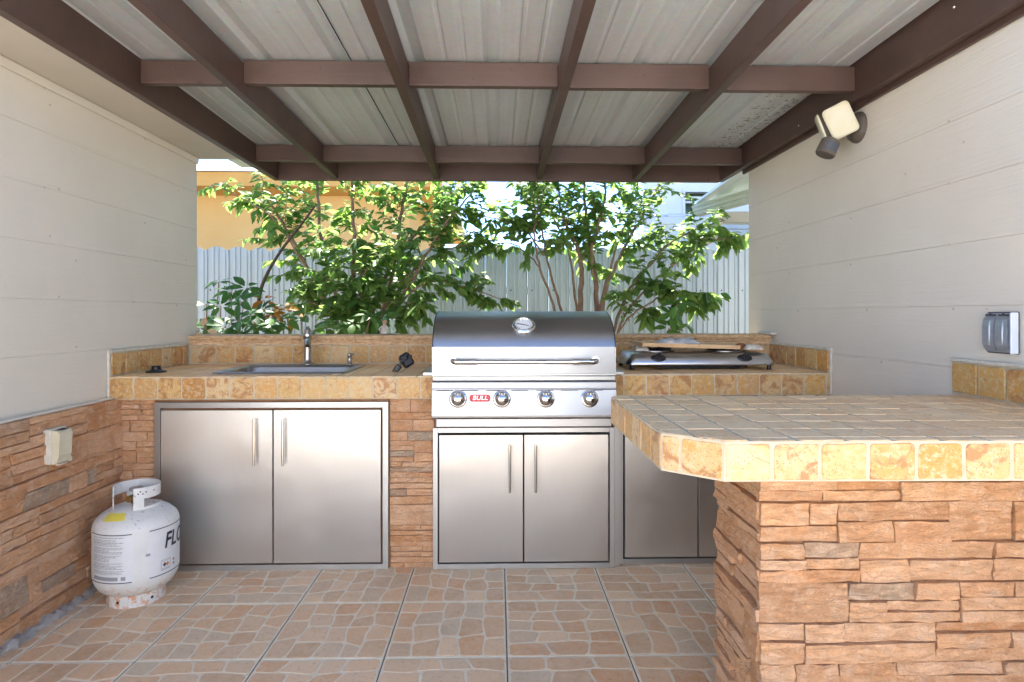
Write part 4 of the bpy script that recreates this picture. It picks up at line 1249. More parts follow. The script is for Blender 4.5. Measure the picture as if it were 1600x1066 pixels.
while z > .150:
    a = -66
    end = -66 + rg.choice((46, 50, 30, 40, 48))
    while a < end:
        w_ = rg.uniform(1.2, 5.5); patch(pr_, a, min(a+w_, end), z-.0011*(1 if i % 3 else 1.4), z+.0011, .0009); a += w_ + .8
    z -= .0052 if i % 5 else .0085
    i += 1
pr_.build('small_print', M_gink, tk, world=False)
p = MB(); patch(p, -66, -24, .128, .142, .0009); patch(p, -20, -14, .128, .142, .0009); patch(p, 11, 17, .205, .215, .0009); p.build('print_block', M_gink, tk, world=False)
t_ = text_mb('FLO', .084, None, .0001, .22, .0016, bend=lambda v: wrap(Vector((v.x*.8, v.y, 0)), 59, .243, .0021)); t_.build('tank_lettering', M_ink, tk, world=False)
# hazard label
p = MB()
for (a0,a1,z0,z1) in ((32,48,.172,.173),(32,48,.134,.135),(32,32.5,.134,.173),(47.5,48,.134,.173)): patch(p, a0,a1,z0,z1,.0009)
for zz in (.168,.141,.1375): patch(p, 34, 46, zz-.0009, zz, .0009)
p.build('hazard_frame', M_ink, tk, world=False)
def diamond(a0, z0, s, lift):
    q_ = MB(); q_.add([wrap(Vector(v), a0, z0, lift) for v in ((0,-s,0),(s,0,0),(0,s,0),(-s,0,0))], [(0,1,2,3)]); return q_
diamond(38, .154, .009, .0011).build('hazard_mark', M_ink, tk, world=False)
diamond(42.5, .154, .009, .0012).build('hazard_mark', mat('hazard_orange', (.55,.20,.06), .5), tk, world=False)
for z0 in (.160,.144): diamond(55, z0, .0065, .0011).build('hazard_mark', mat('hazard_red', (.45,.12,.08), .5), tk, world=False)
# yellow sticker on the shoulder
def shoulder(a, s, lift=.0012):
    # s: 0..1 along the profile from (.1495,.314) to (.095,.366)
    A_ = [(.1495,.314),(.142,.330),(.122,.350),(.095,.366)]; L_ = [0]
    for k in range(3): L_.append(L_[-1]+math.dist(A_[k],A_[k+1]))
    x = min(max(s, 0), .999)*L_[-1]
    for k in range(3):
        if x <= L_[k+1]+1e-9:
            t = (x-L_[k])/(L_[k+1]-L_[k]); r = A_[k][0]+(A_[k+1][0]-A_[k][0])*t; z = A_[k][1]+(A_[k+1][1]-A_[k][1])*t; break
    r += lift*.7; z += lift*.8
    an = R(PH0+a); return Vector((r*math.cos(an), r*math.sin(an), z))
p = MB(); nn_ = 6
p.add([shoulder(-58+40*i/nn_ - 5*j/nn_, .42+.5*j/nn_ + .1*i/nn_, .0016) for j in range(nn_+1) for i in range(nn_+1)], [(j*(nn_+1)+i, j*(nn_+1)+i+1, (j+1)*(nn_+1)+i+1, (j+1)*(nn_+1)+i) for j in range(nn_) for i in range(nn_)], True)
p.build('yellow_sticker', mottled('yellow_sticker', (.72,.60,.05), (.60,.52,.12), 40, .5), tk, world=False)

# ------------------------------------------------------------------ garden figurines on the cap
q = thing('figurine', 'small weathered garden figurine in a wide hat beside the pale frog ornament', 'figurine', (-.634, 3.560, 1.0205))
M_fig = mottled('weathered_clay', (.42,.36,.31), (.55,.52,.46), 30, .9); M_fgr = mottled('pale_green_glaze', (.30,.40,.30), (.42,.50,.40), 30, .6)
p = MB(); p.lathe([(.0001,0),(.026,0),(.028,.01),(.022,.03),(.014,.048),(.009,.056)], 18); p.tube([(-.012,-.006,.045),(-.026,-.014,.03),(-.022,-.02,.02)], .005, 8); p.tube([(.012,-.006,.045),(.024,-.014,.03),(.02,-.02,.018)], .005, 8); p.build('figurine_dress', M_fig, q, world=False)
p = MB(); p.lathe([(.0001,.054),(.010,.057),(.0145,.068),(.011,.080),(.0001,.084)], 16); p.build('figurine_head', mottled('terracotta_face', (.40,.22,.15), (.48,.30,.2), 40, .8), q, world=False)
p = MB(); p.lathe([(.026,.078),(.024,.082),(.013,.084),(.010,.094),(.0001,.098)], 18); p.build('figurine_hat', mottled('green_hat', (.06,.16,.08), (.1,.22,.1), 30, .8), q, world=False)
q = thing('figurine', 'small pale green frog ornament with raised eyes on the tiled ledge', 'figurine', (-.590, 3.556, 1.0205))
p = MB(); p.lathe([(.0001,0),(.018,0),(.021,.012),(.017,.034),(.012,.046),(.016,.058),(.018,.068),(.013,.078),(.0001,.081)], 18)
p.tube([(-.012,-.010,.04),(-.02,-.018,.025),(-.014,-.022,.008)], .0055, 8); p.tube([(.012,-.010,.04),(.02,-.018,.025),(.014,-.022,.008)], .0055, 8); p.build('frog_body', M_fgr, q, world=False)
for x in (-.010, .010):
    p = MB(); p.lathe([(.0001,-.006),(.005,-.003),(.0065,.002),(.004,.006),(.0001,.0075)], 12, Matrix.Translation((x,-.004,.082))); p.build('frog_eye', mat('pale_eye', (.7,.72,.66), .5), q, world=False)

# ------------------------------------------------------------------ fence
FY = 5.80
fe = thing('picket_fence', 'white metal fence with scalloped picket tops behind the trees', 'fence', (0, FY, 0))
M_fence = mottled('white_fence_paint', (.44,.50,.53), (.50,.56,.59), 3, .38)
PW = .194
def picket_mesh(hgt):
    # profile across: flat with a folded rib in the middle and edge lips; top cut as an arc
    xs_ = [0,.004,.016,.020,.058,.066,.074,.082,.100,.108,.116,.124,.160,.165,.178,.184,.190,.194]
    ys_ = [0,-.018,-.018,0,0,-.012,-.012,0,0,-.012,-.012,0,0,-.010,-.010,0,0,0]
    X = [];
    for k in range(len(xs_)-1):
        X.append((xs_[k], ys_[k]))
        if xs_[k+1]-xs_[k] > .02: X.append(((xs_[k]+xs_[k+1])/2, (ys_[k]+ys_[k+1])/2))
    X.append((xs_[-1], ys_[-1]))
    top = lambda x: hgt - .040*abs((x-PW/2)/(PW/2))**2.2
    n = len(X); th = .0015
    mb = MB()
    f = [Vector((x, y, 0)) for x, y in X] + [Vector((x, y, top(x))) for x, y in X]
    bk = [v + Vector((0, th, 0)) for v in f]
    mb.add(f, [(i, i+1, n+i+1, n+i) for i in range(n-1)]); mb.add(bk, [(i+1, i, n+i, n+i+1) for i in range(n-1)])
    mb.add(f[n:]+bk[n:], [(i, i+1, n+i+1, n+i) for i in range(n-1)])
    return mb.mesh('picket', M_fence)
pm = picket_mesh(1.735)
x = -4.6; i = 0
while x < 4.2:
    o = bpy.data.objects.new('picket', pm); COL.objects.link(o); o.parent = fe; o.location = (x, rnd.uniform(-.002,.002), .01 + rnd.uniform(-.006,.006)); x += PW + .001; i += 1
p = MB()
for z in (.4, 1.32): p.bbox((-4.6,FY+.003,z),(4.2,FY+.045,z+.07),.004)
p.build('fence_rail', M_fence, fe)
sm_ = MB().lathe([(.0001,.004),(.006,.003),(.007,0)], 8).mesh('screw', mat('dark_screw', (.05,.06,.06), .5))
x = -4.6 + .041
while x < 4.1:
    for zz in (1.355,):
        o = bpy.data.objects.new('screw', sm_); COL.objects.link(o); o.parent = fe; o.matrix_local = frame((x, -.001, zz), (1,0,0), (0,-1,0))
    x += PW + .001

# ------------------------------------------------------------------ orange house behind
oh = thing('orange_house', 'orange stucco house with overhanging eaves behind the left tree', 'house', (-5, 11, 0))
M_or = mottled('orange_stucco', (.64,.38,.145), (.69,.43,.18), 2, .85, .2, 80)
M_or2 = mottled('orange_fascia', (.55,.28,.08), (.60,.33,.10), 3, .7)
M_wroof = mottled('white_roof', (.70,.70,.69), (.60,.60,.60), 4, .6)
p = MB(); p.box((-12,9.31,0),(-1.30,15,2.87)); p.build('wall', M_or, oh)
p = MB(); p.box((-12.5,8.60,2.868),(-.76,15.6,3.058)); p.build('eave', M_or2, oh)
p = MB(); p.add([(-12.6,8.55,3.06),(-.70,8.55,3.06),(-.70,15.7,3.06),(-12.6,15.7,3.06),(-9.5,11.8,3.95),(-3.8,11.8,3.95)], [(0,1,5,4),(1,2,5),(2,3,4,5),(3,0,4)]); p.build('roof', M_wroof, oh, fix=True)
p = MB(); p.box((-.762,8.62,2.82),(-.68,15.6,2.985)); p.build('gutter', mottled('gutter_white', (.68,.66,.62), (.6,.58,.54), 5, .5), oh)
p = MB(); p.tube([(-.72,13.3,2.82),(-.72,13.3,.1)], .05, 8); p.build('downspout', M_wroof, oh)
for (a, b_) in ((-9.2,-7.9),(-5.6,-4.4)):
    p = MB(); p.box((a,9.27,1.0),(b_,9.309,2.05)); f = p.build('window', M_wroof, oh); p = MB(); p.box((a+.08,9.262,1.08),(b_-.08,9.269,1.97)); p.build('pane', mat('window_glass', (.06,.08,.09), .08), f)

# ------------------------------------------------------------------ white neighbour house and pergola on the right, near eave
M_white = mottled('white_paint', (.50,.51,.54), (.56,.57,.59), 3, .55)
pg = thing('white_pergola', 'white timber pergola of a neighbouring garden beyond the fence', 'pergola', (3.0, 8.0, 0))
def bar(name, px0, py0, px1, py1, Y, th, par, m):
    a = at(px0, py0, Y); b_ = at(px1, py1, Y)
    p = MB(); p.bbox((min(a.x,b_.x), Y, min(a.z,b_.z)), (max(a.x,b_.x), Y+th, max(a.z,b_.z)), .01); return p.build(name, m, par)
a = at(1043, 300, 8.0); b_ = at(1068, 300, 8.0)
p = MB(); p.bbox((a.x,8.0,0),(b_.x,8.2,2.42),.01); p.build('post', M_white, pg)
for z0, z1, yy in ((2.40,2.50,7.98),):
    p = MB(); p.bbox((1.9,yy,z0-.12),(8,yy+.06,z1-.12),.01); p.build('cross_beam', M_white, pg)
a = at(1000, 347, 8.05)
for (py0, py1, yy) in ((335,347,8.25),):
    a = at(1000, py0, yy); b_ = at(1300, py1, yy)
    p = MB(); p.bbox((1.75 if py0 == 335 else 1.95,yy,b_.z),(8,yy+.1,a.z),.008); p.build('slat', M_white, pg)
wh = thing('white_house', 'white neighbouring house wall with a barred window above the right tree', 'house', (4.5, 9.8, 0))
xa = at(1012, 300, 9.6).x; zb_ = at(1012, 347, 9.6).z
M_wh = mottled('white_house_paint', (.60,.62,.66), (.66,.68,.71), 3, .6)
wx0, wx1 = at(1069, 300, 9.6).x, at(1122, 300, 9.6).x; wz0, wz1 = at(1069, 336, 9.6).z, at(1069, 299, 9.6).z
p = MB(); p.box((xa,9.6,0),(wx0,9.9,4.3)); p.box((wx1,9.6,0),(9,9.9,4.3)); p.box((wx0,9.6,0),(wx1,9.9,wz0)); p.box((wx0,9.6,wz1),(wx1,9.9,4.3)); p.build('wall', M_wh, wh)
p = MB(); p.box((wx0-.03,9.575,wz0-.03),(wx1+.03,9.5995,wz0+.012)); p.box((wx0-.03,9.575,wz1-.012),(wx1+.03,9.5995,wz1+.03)); p.box((wx0-.03,9.575,wz0+.01),(wx0+.01,9.5995,wz1-.01)); p.box((wx1-.01,9.575,wz0+.01),(wx1+.03,9.5995,wz1-.01)); f = p.build('window', M_wh, wh)
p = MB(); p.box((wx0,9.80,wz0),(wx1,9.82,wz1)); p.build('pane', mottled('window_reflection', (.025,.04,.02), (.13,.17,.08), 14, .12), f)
for k_ in (308, 315):
    z_ = at(1069, k_, 9.6).z; p = MB(); p.box((wx0,9.64,z_-.016),(wx1,9.67,z_+.016)); p.build('window_bar', M_wh, f)
p = MB(); x_ = at(1091, 300, 9.6).x; p.box((x_-.02,9.64,wz0),(x_+.02,9.672,at(1069,316,9.6).z)); p.build('window_bar', M_wh, f)
p = MB(); p.box((xa-.5,9.0,4.3),(9,10.5,4.42)); p.build('eave', M_wh, wh)
a0, b0 = at(1000, 347, 9.2).z, at(1000, 359, 9.2).z
p = MB(); p.bbox((2.9,9.1,b0),(8,9.2,a0),.01); p.build('cross_beam', M_white, pg)

# near roof corner of the right building, beyond its wall end
nr = thing('metal_awning', 'small white metal roof corner with gutter and curved downspout beyond the right wall', 'awning', (1.8, 4.6, 0))
M_awn = mottled('white_awning_paint', (.62,.67,.68), (.70,.73,.74), 6, .35)
EZ = 2.055
for k, (u0, u1) in enumerate(((0,.085),(.087,.20),(.202,.34),(.342,.50),(.502,.68),(.682,.9))):
    x0a, x1a = 1.565+u0, 1.561+u1; x0b, x1b = 1.655+u0*1.1, 1.651+u1*1.1
    za, zb = EZ+.004+u0*.16, EZ+.004+u1*.16
    p = MB(); p.add([(x0a,3.93,za),(x1a,3.93,zb),(x1b,5.30,zb),(x0b,5.30,za),(x0a,3.93,za+.018),(x1a,3.93,zb+.018),(x1b,5.30,zb+.018),(x0b,5.30,za+.018)], [(0,3,2,1),(4,5,6,7),(0,1,5,4),(1,2,6,5),(2,3,7,6),(3,0,4,7)])
    p.build('roof_panel', M_awn, nr)
# gutter: moulded profile between two points
A = Vector((1.640, 5.27, EZ-.008)); B = Vector((2.02, 3.96, EZ-.006)); d = (B-A).normalized(); nn = Vector((-d.y*-1, d.x*-1, 0)); nn = Vector((d.y, -d.x, 0)); 
if nn.dot(Vector((0,-1,0))) < 0: nn = -nn
nn = Vector((-abs(d.y), -abs(d.x), 0)).normalized()
prg = [(0,0),(.012,-.003),(.012,-.020),(.004,-.026),(.004,-.050),(-.006,-.058),(-.010,-.080),(-.022,-.090),(-.07,-.090),(-.07,0)]
p = MB(); p.extr(prg, 0, (B-A).length, lambda u, v, t: A + d*t + nn*u + Vector((0,0,v))); p.build('gutter', mottled('mildewed_gutter', (.62,.66,.62), (.50,.57,.48), 8, .5), nr, fix=True)
p = MB(); p.bbox((1.73,5.0,EZ-.19),(3.2,5.06,EZ-.10),.006); p.build('fascia_board', mottled('beige_board', (.42,.40,.34), (.48,.46,.39), 6, .7), nr)
ds0 = at(1118, 341, 5.0)
p = MB(); q0 = [at(1121,338,5.0), at(1120,355,5.0), at(1117,366,5.0), at(1107,374,4.97), at(1095,380,4.94)]
p.tube(q0, [.040,.040,.041,.041,.040], 12, False); p.tube([q0[-1]-(q0[-1]-q0[-2]).normalized()*-.001, q0[-2]], [.0375,.0375], 12, True, 0); p.build('downspout', mottled('beige_spout', (.50,.47,.40), (.42,.40,.34), 8, .6), nr)
p = MB(); dd = (q0[-1]-q0[-2]).normalized(); p.tube([q0[-1]+dd*.0008, q0[-1]+dd*.0016], .037, 12); p.build('spout_opening', M_dark, nr)
p = MB(); p.bbox((2.12,4.9,0),(2.26,5.04,EZ-.19),.006); p.build('post', M_awn, nr)

# unseen wall added behind the camera to bounce sunlight and reflect in the steel
hw = thing('bounce_wall', 'added unseen pale wall behind the viewer that bounces light into the kitchen', 'house', (0, -4.8, 0))
p = MB(); p.box((-9,-5.5,0),(9,-4.8,2.9)); p.build('wall', mottled('bounce_wall_paint', (.74,.75,.76), (.78,.79,.80), 2, .8), hw)
p = MB(); p.box((1.6,-4.798,.05),(3.9,-4.77,2.1)); f = p.build('sliding_door', mat('white_frame', (.7,.7,.7), .5), hw)
for a in (1.68,2.77):
    p = MB(); p.box((a,-4.769,.13),(a+1.05,-4.762,2.02)); p.build('pane', mat('door_glass', (.05,.07,.08), .05), f)
p = MB(); p.box((-9,-5.7,2.9),(9,-4.65,3.0)); p.build('eave', M_wroof, hw)
p = MB(); p.box((-6,-4.79,-.10),(6,-2.61,-.004)); p.box((-6,-2.61,-.10),(-1.91,.89,-.004)); p.box((1.81,-2.61,-.10),(6,.89,-.004)); tag(p.build('concrete_patio', mottled('concrete', (.66,.63,.57), (.74,.71,.65), 2, .8)), kind='structure')  # unseen paving widened and kept pale to bounce sunlight into the kitchen

# ------------------------------------------------------------------ foliage
def leaf_geo(L, W, curl=.25, fold=.25):
    """leaf along +Y, normal +Z, pointed oval of 8 verts + midrib"""
    ts = [0, .22, .5, .78, 1.0]; ws = [.02, .75, 1.0, .58, 0.0]
    V = []; F = []
    for t, w_ in zip(ts, ws):
        y = t*L; z = -curl*L*t*t
        if w_ == 0: V.append((0, y, z)); continue
        V += [(-w_*W/2, y, z+fold*w_*W/2), (0, y, z), (w_*W/2, y, z+fold*w_*W/2)]
    for i in range(3):
        a = i*3; F += [(a, a+1, a+4, a+3), (a+1, a+2, a+5, a+4)]
    F += [(9,10,12),(10,11,12)]
    return [Vector(v) for v in V], F
LG = [leaf_geo(1, .46, .22, .22), leaf_geo(1, .54, .35, .3), leaf_geo(1, .40, .12, .15)]
def leaf_meshes(m, geos=LG):
    out = []
    for V, F in geos:
        mb = MB(); mb.add(V, F, True); out.append(mb.mesh('leaf', m))
    return out
def leaf_mat(pos, d, s, rg, upb=.8):
    """matrix for a leaf at pos pointing along d"""
    d = d.normalized()
    up = Vector((rg.uniform(-.7,.7), rg.uniform(-.9,.5), upb)).normalized()
    x = d.cross(up)
    if x.length < .05: x = d.cross(Vector((1,0,0)))
    x.normalize(); z = x.cross(d).normalized()
    m = Matrix((x, d, z)).transposed().to_4x4()
    m = m @ Matrix.Diagonal((s, s, s, 1)); m.translation = pos
    return m
def curve_pts(P, n=6):
    """Catmull-Rom through P"""
    P = [Vector(p) for p in P]; Q = [P[0]*2-P[1]] + P + [P[-1]*2-P[-2]]; out = []
    for i in range(1, len(Q)-2):
        for k in range(n):
            t = k/n
            out.append(.5*((2*Q[i]) + (Q[i+1]-Q[i-1])*t + (2*Q[i-1]-5*Q[i]+4*Q[i+1]-Q[i+2])*t*t + (3*Q[i]-Q[i-1]-3*Q[i+1]+Q[i+2])*t**3))
    out.append(P[-1]); return out
def make_tree(name, label, cat, base, limbs, seed, lm, bark, nleafobj=290, leafsize=(.045,.112), name_leaf='leaf', dens=1.0):
    """limbs: (points, r0, r1, twigs, twig length, leaves per twig, leaf start t, size factor)"""
    rg = random.Random(seed)
    t = thing(name, label, cat, base)
    trunk = MB(); leaves = []
    for (P, r0, r1, nt_, tl, nl, t0, sf) in limbs:
        C = curve_pts(P, 6)
        n = len(C)
        for k in range(1, n-1): C[k] = C[k] + Vector((rg.uniform(-1,1), rg.uniform(-1,1), rg.uniform(-.5,.5))) * .008
        trunk.tube(C, [r0 + (r1-r0)*k/(n-1) for k in range(n)], 8)
        nt_ = int(nt_*dens)
        for k in range(nt_):
            u = t0 + (1-t0)*((k+rg.random())/nt_)
            idx = min(n-2, int(u*(n-1))); p = C[idx].lerp(C[idx+1], u*(n-1)-idx)
            dd = (C[idx+1]-C[idx]).normalized()
            sd = Vector((rg.gauss(0,1), rg.gauss(0,.8), rg.gauss(.15,.7))).normalized()
            d = (dd*.55 + sd).normalized()
            L = tl * rg.uniform(.5, 1.25)
            tp = [p]; cur = p.copy(); d2 = d.copy()
            for s_ in range(5):
                d2 = (d2 + Vector((rg.uniform(-.25,.25), rg.uniform(-.25,.25), rg.uniform(-.22,.16)))).normalized()
                cur = cur + d2*L/5; tp.append(cur.copy())
            rr = max(.0016, min(.0035, r1*.6))
            trunk.tube(tp, [rr*(1-.13*q) for q in range(6)], 5, False)
            nl_ = int(nl*1.7)
            for q in range(nl_):
                v = (q+.6+rg.uniform(-.3,.3))/nl_
                v = .15 + .85*v; ii = min(4, int(v*5)); pos = tp[ii].lerp(tp[ii+1], min(1, v*5-ii))
                side = tp[ii+1]-tp[ii]; side = side.normalized().cross(Vector((0,0,1)))
                if side.length < .01: side = Vector((1,0,0))
                ld = side.normalized()*(1 if q % 2 else -1)*rg.uniform(.5,1.1) + (tp[ii+1]-tp[ii]).normalized()*rg.uniform(.2,.9) + Vector((rg.uniform(-.3,.3), rg.uniform(-.4,.2), rg.uniform(-.75,.1)))
                s = rg.uniform(*leafsize)*sf*(.75 if v > .9 else 1)
                leaves.append((leaf_mat(pos, ld, s, rg), rg.randrange(3), rg.random()))
    trunk.build('trunk', bark, t)
    # largest in view first
    def key(l):
        p = l[0].translation
        vis = 1 if (p.z < 2.16 + (p.y-4.9)*.2 and p.z > .95 and abs(p.x) < 2.6) else 0
        return (-vis, p.y)
    leaves.sort(key=key)
    inv = Matrix.Translation(-Vector(base))
    for M, k, c in leaves[:nleafobj]:
        o = bpy.data.objects.new(name_leaf, (lm[1] if c < lm[2] else lm[0])[k]); COL.objects.link(o); o.parent = t; o.matrix_local = inv @ M
    rest = MB()
    for M, k, c in leaves[nleafobj:]:
        V, F = LG[k]; rest.add([M @ v for v in V], F, True, 1 if c < lm[2] else 0)
    o = rest.build('crown', [lm[0][0].materials[0], lm[1][0].materials[0]], t); o['kind'] = 'stuff'
    return t, len(leaves)
LM = leaf_meshes(M_leaf); LD = leaf_meshes(M_leafd)
A_ = at
def pl(y0, *pp):
    """polyline from pixel points with a drifting depth"""
    out = []
    for k, q in enumerate(pp):
        yy = y0 + (q[2] if len(q) > 2 else 0)
        out.append(A_(q[0], q[1], yy))
    return out
limbs1 = [
 (pl(4.85,(560,640),(530,520),(497,450),(462,385),(430,330),(395,290,-.2)), .024,.006, 20,.34,13,.35,1),
 (pl(4.75,(562,640),(548,520),(551,430),(553,350),(548,270),(540,180)), .022,.007, 26,.36,13,.3,1),
 (pl(4.95,(565,640),(575,520),(600,440),(650,365),(700,320),(760,268)), .022,.006, 24,.36,13,.3,1),
 (pl(4.65,(566,640),(590,530),(625,470),(665,400),(700,345),(735,305,.1)), .020,.005, 22,.32,13,.3,1),
 (pl(5.15,(560,640),(545,540),(520,440),(500,360),(495,280),(470,200)), .022,.007, 24,.38,13,.3,1),
 (pl(5.05,(565,640),(590,520),(615,420),(628,330),(640,260),(650,180)), .022,.007, 26,.38,13,.3,1),
 (pl(4.6,(480,420),(430,345),(380,310),(330,288)), .008,.003, 9,.16,7,.25,.85),
 (pl(4.5,(590,520),(560,470),(520,440),(480,440)), .012,.004, 18,.24,11,.1,1.0),
 (pl(4.45,(590,530),(620,480),(670,440),(730,450),(790,470)), .010,.003, 16,.17,9,.25,1.05),
 (pl(4.5,(575,540),(570,490),(560,440),(600,400)), .012,.004, 18,.26,12,.1,1.1),
 (pl(4.75,(590,500),(650,420),(700,390),(755,375)), .010,.003, 13,.22,10,.3,1),
 (pl(4.35,(550,560),(530,510),(500,480),(480,470)), .009,.003, 14,.18,10,.05,1.0),
 (pl(4.35,(570,560),(600,510),(630,480),(650,470)), .009,.003, 14,.18,10,.05,1.0),
]
tr1, n1 = make_tree('leafy_tree', 'dense bright green multi-stemmed tree behind the sink and the tap', 'tree', (-1.15,4.85,.04), limbs1, 41, (LM, LD, .22), M_bark, 295, dens=1.3)
limbs2 = [
 (pl(4.9,(915,640),(907,500),(908,420),(896,370),(878,335),(870,250)), .026,.006, 20,.30,11,.42,.95),
 (pl(4.95,(925,640),(932,500),(930,430),(920,375),(915,320),(908,240)), .024,.008, 20,.30,11,.45,.95),
 (pl(4.85,(925,640),(935,490),(925,400),(935,350),(945,300),(950,220)), .018,.006, 20,.30,11,.45,.95),
 (pl(4.8,(935,600),(940,470),(960,420),(985,370),(1020,310),(1050,260)), .018,.005, 18,.30,11,.35,.95),
 (pl(4.75,(900,600),(880,500),(862,430),(848,370),(835,320),(820,240)), .012,.004, 16,.26,10,.5,.9),
 (pl(4.65,(895,600),(868,490),(845,420),(835,370),(842,300),(838,250)), .011,.004, 14,.26,10,.5,.9),
 (pl(5.1,(905,600),(900,480),(890,400),(860,330),(835,300),(800,250)), .012,.004, 14,.26,10,.5,.9),
 (pl(4.7,(850,400),(820,360),(785,345),(745,335)), .007,.003, 13,.18,9,.25,1.05),
 (pl(4.75,(845,420),(810,385),(780,380),(760,385)), .006,.003, 9,.15,8,.3,1),
 (pl(4.6,(945,560),(975,470),(1010,420),(1060,372),(1130,345)), .013,.004, 12,.22,9,.45,1.0),
 (pl(4.5,(950,560),(985,480),(1040,425),(1100,380),(1145,372)), .010,.003, 12,.18,9,.5,1.05),
 (pl(4.4,(950,560),(975,505),(1020,470),(1065,455),(1100,470)), .008,.003, 14,.15,9,.4,1.25),
 (pl(4.45,(945,560),(965,500),(985,455),(1000,430)), .008,.003, 9,.17,8,.3,.95),
 (pl(5.15,(935,600),(945,470),(965,380),(990,320),(1000,250)), .014,.005, 16,.30,11,.5,.9),
]
tr2, n2 = make_tree('leafy_tree', 'thin open tree with several bare stems behind the grill and cooker', 'tree', (.62,4.9,.04), limbs2, 57, (LM, LD, .2), M_bark, 295, dens=1.3)
# bare dark leaning branch
db = MB(); C = curve_pts(pl(4.45,(395,560),(403,480),(412,440),(437,395),(470,352),(492,322)), 8); db.tube(C, [.014-.007*k/(len(C)-1) for k in range(len(C))], 10)
o = db.build('dead_branch', M_barkd); tag(o, 'bare dark leaning branch between the umbrella plant and the left tree', 'branch')

# umbrella plant with palmate leaves
def palmate(name, label, base, heads, seed, geo, m, cat='plant'):
    rg = random.Random(seed); t = thing(name, label, cat, base); st_ = MB()
    lm = []
    for V, F in geo:
        mb = MB(); mb.add(V, F, True); lm.append(mb.mesh('leaf', m))
    inv = Matrix.Translation(-Vector(base)); b = Vector(base)
    for (hp_, nn_, L, tilt) in heads:
        hp_ = Vector(hp_); mid = b.lerp(hp_, .5) + Vector((rg.uniform(-.06,.06), rg.uniform(-.04,.04), .05)); st_.tube(curve_pts([b + Vector((rg.uniform(-.04,.04),0,0)), mid, hp_], 5), .0035, 6, False)
        ax = (Vector((rg.uniform(-.5,.5), rg.uniform(-.9,-.1), .8))).normalized() if tilt is None else Vector(tilt).normalized()
        u = ax.cross(Vector((0,1,.1))).normalized(); v = ax.cross(u)
        a0 = rg.random()*6
        for k in range(nn_):
            a = a0 + 2*PI*k/nn_*(.94) + rg.uniform(-.1,.1)
            d = (u*math.cos(a) + v*math.sin(a)) + ax*rg.uniform(-.25,.15)
            s = L*rg.uniform(.8,1.12)
            z = (ax - d.normalized()*ax.dot(d.normalized())).normalized(); x = d.normalized().cross(z)
            M = Matrix((x, d.normalized(), z)).transposed().to_4x4() @ Matrix.Diagonal((s,s,s,1)); M.translation = hp_ + d.normalized()*.018
            o = bpy.data.objects.new('leaf', lm[rg.randrange(len(lm))]); COL.objects.link(o); o.parent = t; o.matrix_local = inv @ M
    st_.build('stem', M_bark, t)
    return t
SG = [leaf_geo(1, .36, .28, .2), leaf_geo(1, .42, .18, .3), leaf_geo(1, .38, .4, .15)]
rg = random.Random(77); heads = []
for (px, py, Y, L) in ((362,455,4.1,.115),(385,450,4.15,.12),(375,470,3.95,.12),(345,478,4.0,.11),(322,475,4.05,.10),(330,500,3.9,.12),(352,510,3.8,.13),(392,490,3.95,.12),(408,485,4.1,.12),(372,500,3.85,.12),(318,515,3.85,.12),(400,512,3.85,.12),(425,505,3.95,.11),(342,440,4.25,.09),(310,505,4.1,.1),(340,520,3.78,.12),(380,522,3.78,.12)):
    heads.append((at(px,py,Y), rg.choice((6,7,8)), L, None))
palmate('umbrella_plant', 'glossy umbrella plant with palm shaped leaves at the left wall end', (-1.75,4.05,.04), heads, 5, SG, M_leafs)
BG = [leaf_geo(1, .34, .35, .25), leaf_geo(1, .40, .2, .3)]
heads = []
for (px, py, Y, L) in ((412,468,4.25,.14),(440,480,4.2,.14),(452,490,4.15,.13),(425,490,4.1,.14),(448,465,4.3,.12)):
    heads.append((at(px,py,Y), 4, L, (rg.uniform(-.3,.3), -.5, .9)))
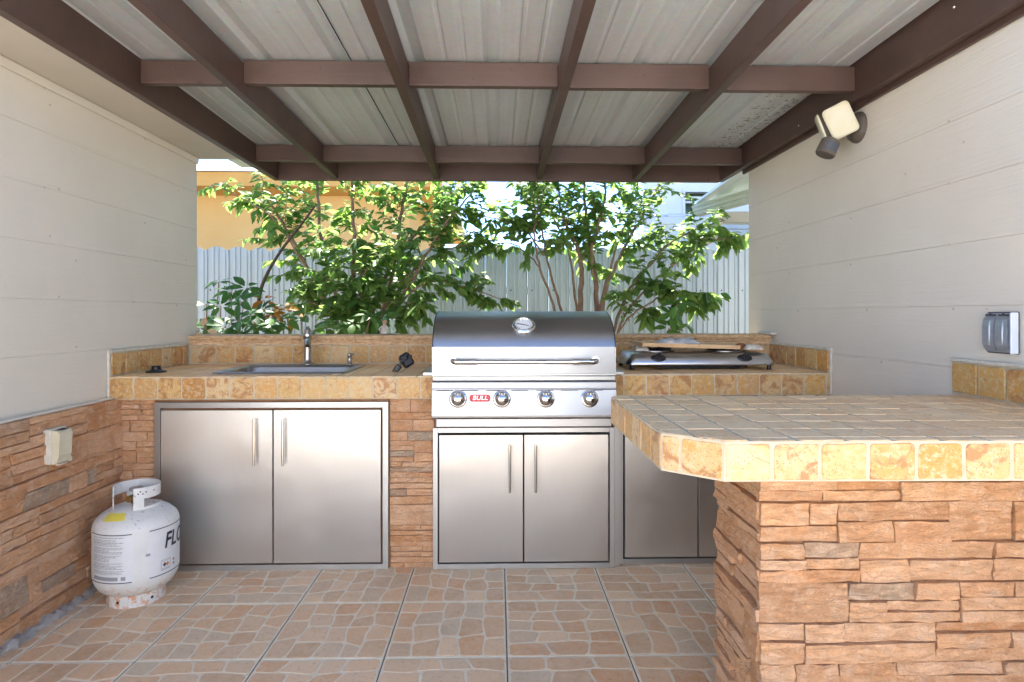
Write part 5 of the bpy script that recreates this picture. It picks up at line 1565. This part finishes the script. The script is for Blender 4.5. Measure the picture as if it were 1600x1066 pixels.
palmate('croton', 'croton with orange and yellow green leaves beside the umbrella plant', (-1.42,4.25,.04), heads[:4], 6, BG, M_leafo)
heads = []
for k in range(11):
    heads.append((at(420+k*17+rg.uniform(-6,6), 505+rg.uniform(-12,14), 4.0+rg.uniform(-.2,.25)), rg.choice((4,5,6)), rg.uniform(.10,.15), None))
palmate('dark_shrub', 'low dark glossy shrub just behind the tiled ledge by the tap', (-1.15,4.05,.04), heads, 8, [leaf_geo(1,.45,.3,.25), leaf_geo(1,.5,.2,.2)], M_leafd, 'shrub')
heads = [(at(px,py,4.15), 6, .11, None) for px, py in ((1050,490),(1065,505),(1045,512),(1058,475))]
palmate('dark_shrub', 'small dark leaved shrub behind the gas cooker against the fence', (1.05,4.2,.04), heads, 9, [leaf_geo(1,.5,.3,.25)], M_leafd, 'shrub')
palmate('fallen_leaf_cluster', 'dry tan leaves resting at the left end of the tiled ledge', (-1.66,3.62,1.0), [(( -1.655,3.60,1.045), 3, .07, (.1,-.8,.5))], 10, [leaf_geo(1,.6,.2,.3)], mottled('dry_leaf', (.45,.26,.13), (.62,.48,.32), 20, .7), 'leaves')
# hedge foliage far behind the fence
def hedge(name, label, x0, x1, y0, y1, z0, z1, n, seed, m, ls=(.09,.16)):
    rg = random.Random(seed); mb = MB()
    for k in range(n):
        x = rg.uniform(x0,x1); y = rg.uniform(y0,y1); zt = z1 + .25*noise.noise(Vector((x*1.5,y,seed))) ; z = rg.uniform(z0, zt)
        M = leaf_mat(Vector((x,y,z)), Vector((rg.gauss(0,1), rg.gauss(-.3,1), rg.gauss(-.1,.8))), rg.uniform(*ls), rg)
        V, F = LG[rg.randrange(3)]; mb.add([M @ v for v in V], F, True)
    o = mb.build(name, m); tag(o, label, 'hedge'); o['kind'] = 'stuff'; return o
hedge('hedge', 'pale green hedge beyond the fence behind the white pergola', 2.0, 6.0, 10.2, 11.5, .8, 2.6, 4200, 3, M_leafh)
hedge('hedge', 'low bright hedge directly behind the right end of the fence', 1.6, 4.2, 6.6, 7.3, 1.0, 1.98, 2600, 4, M_leafh, (.07,.12))
print('leaves', n1, n2)
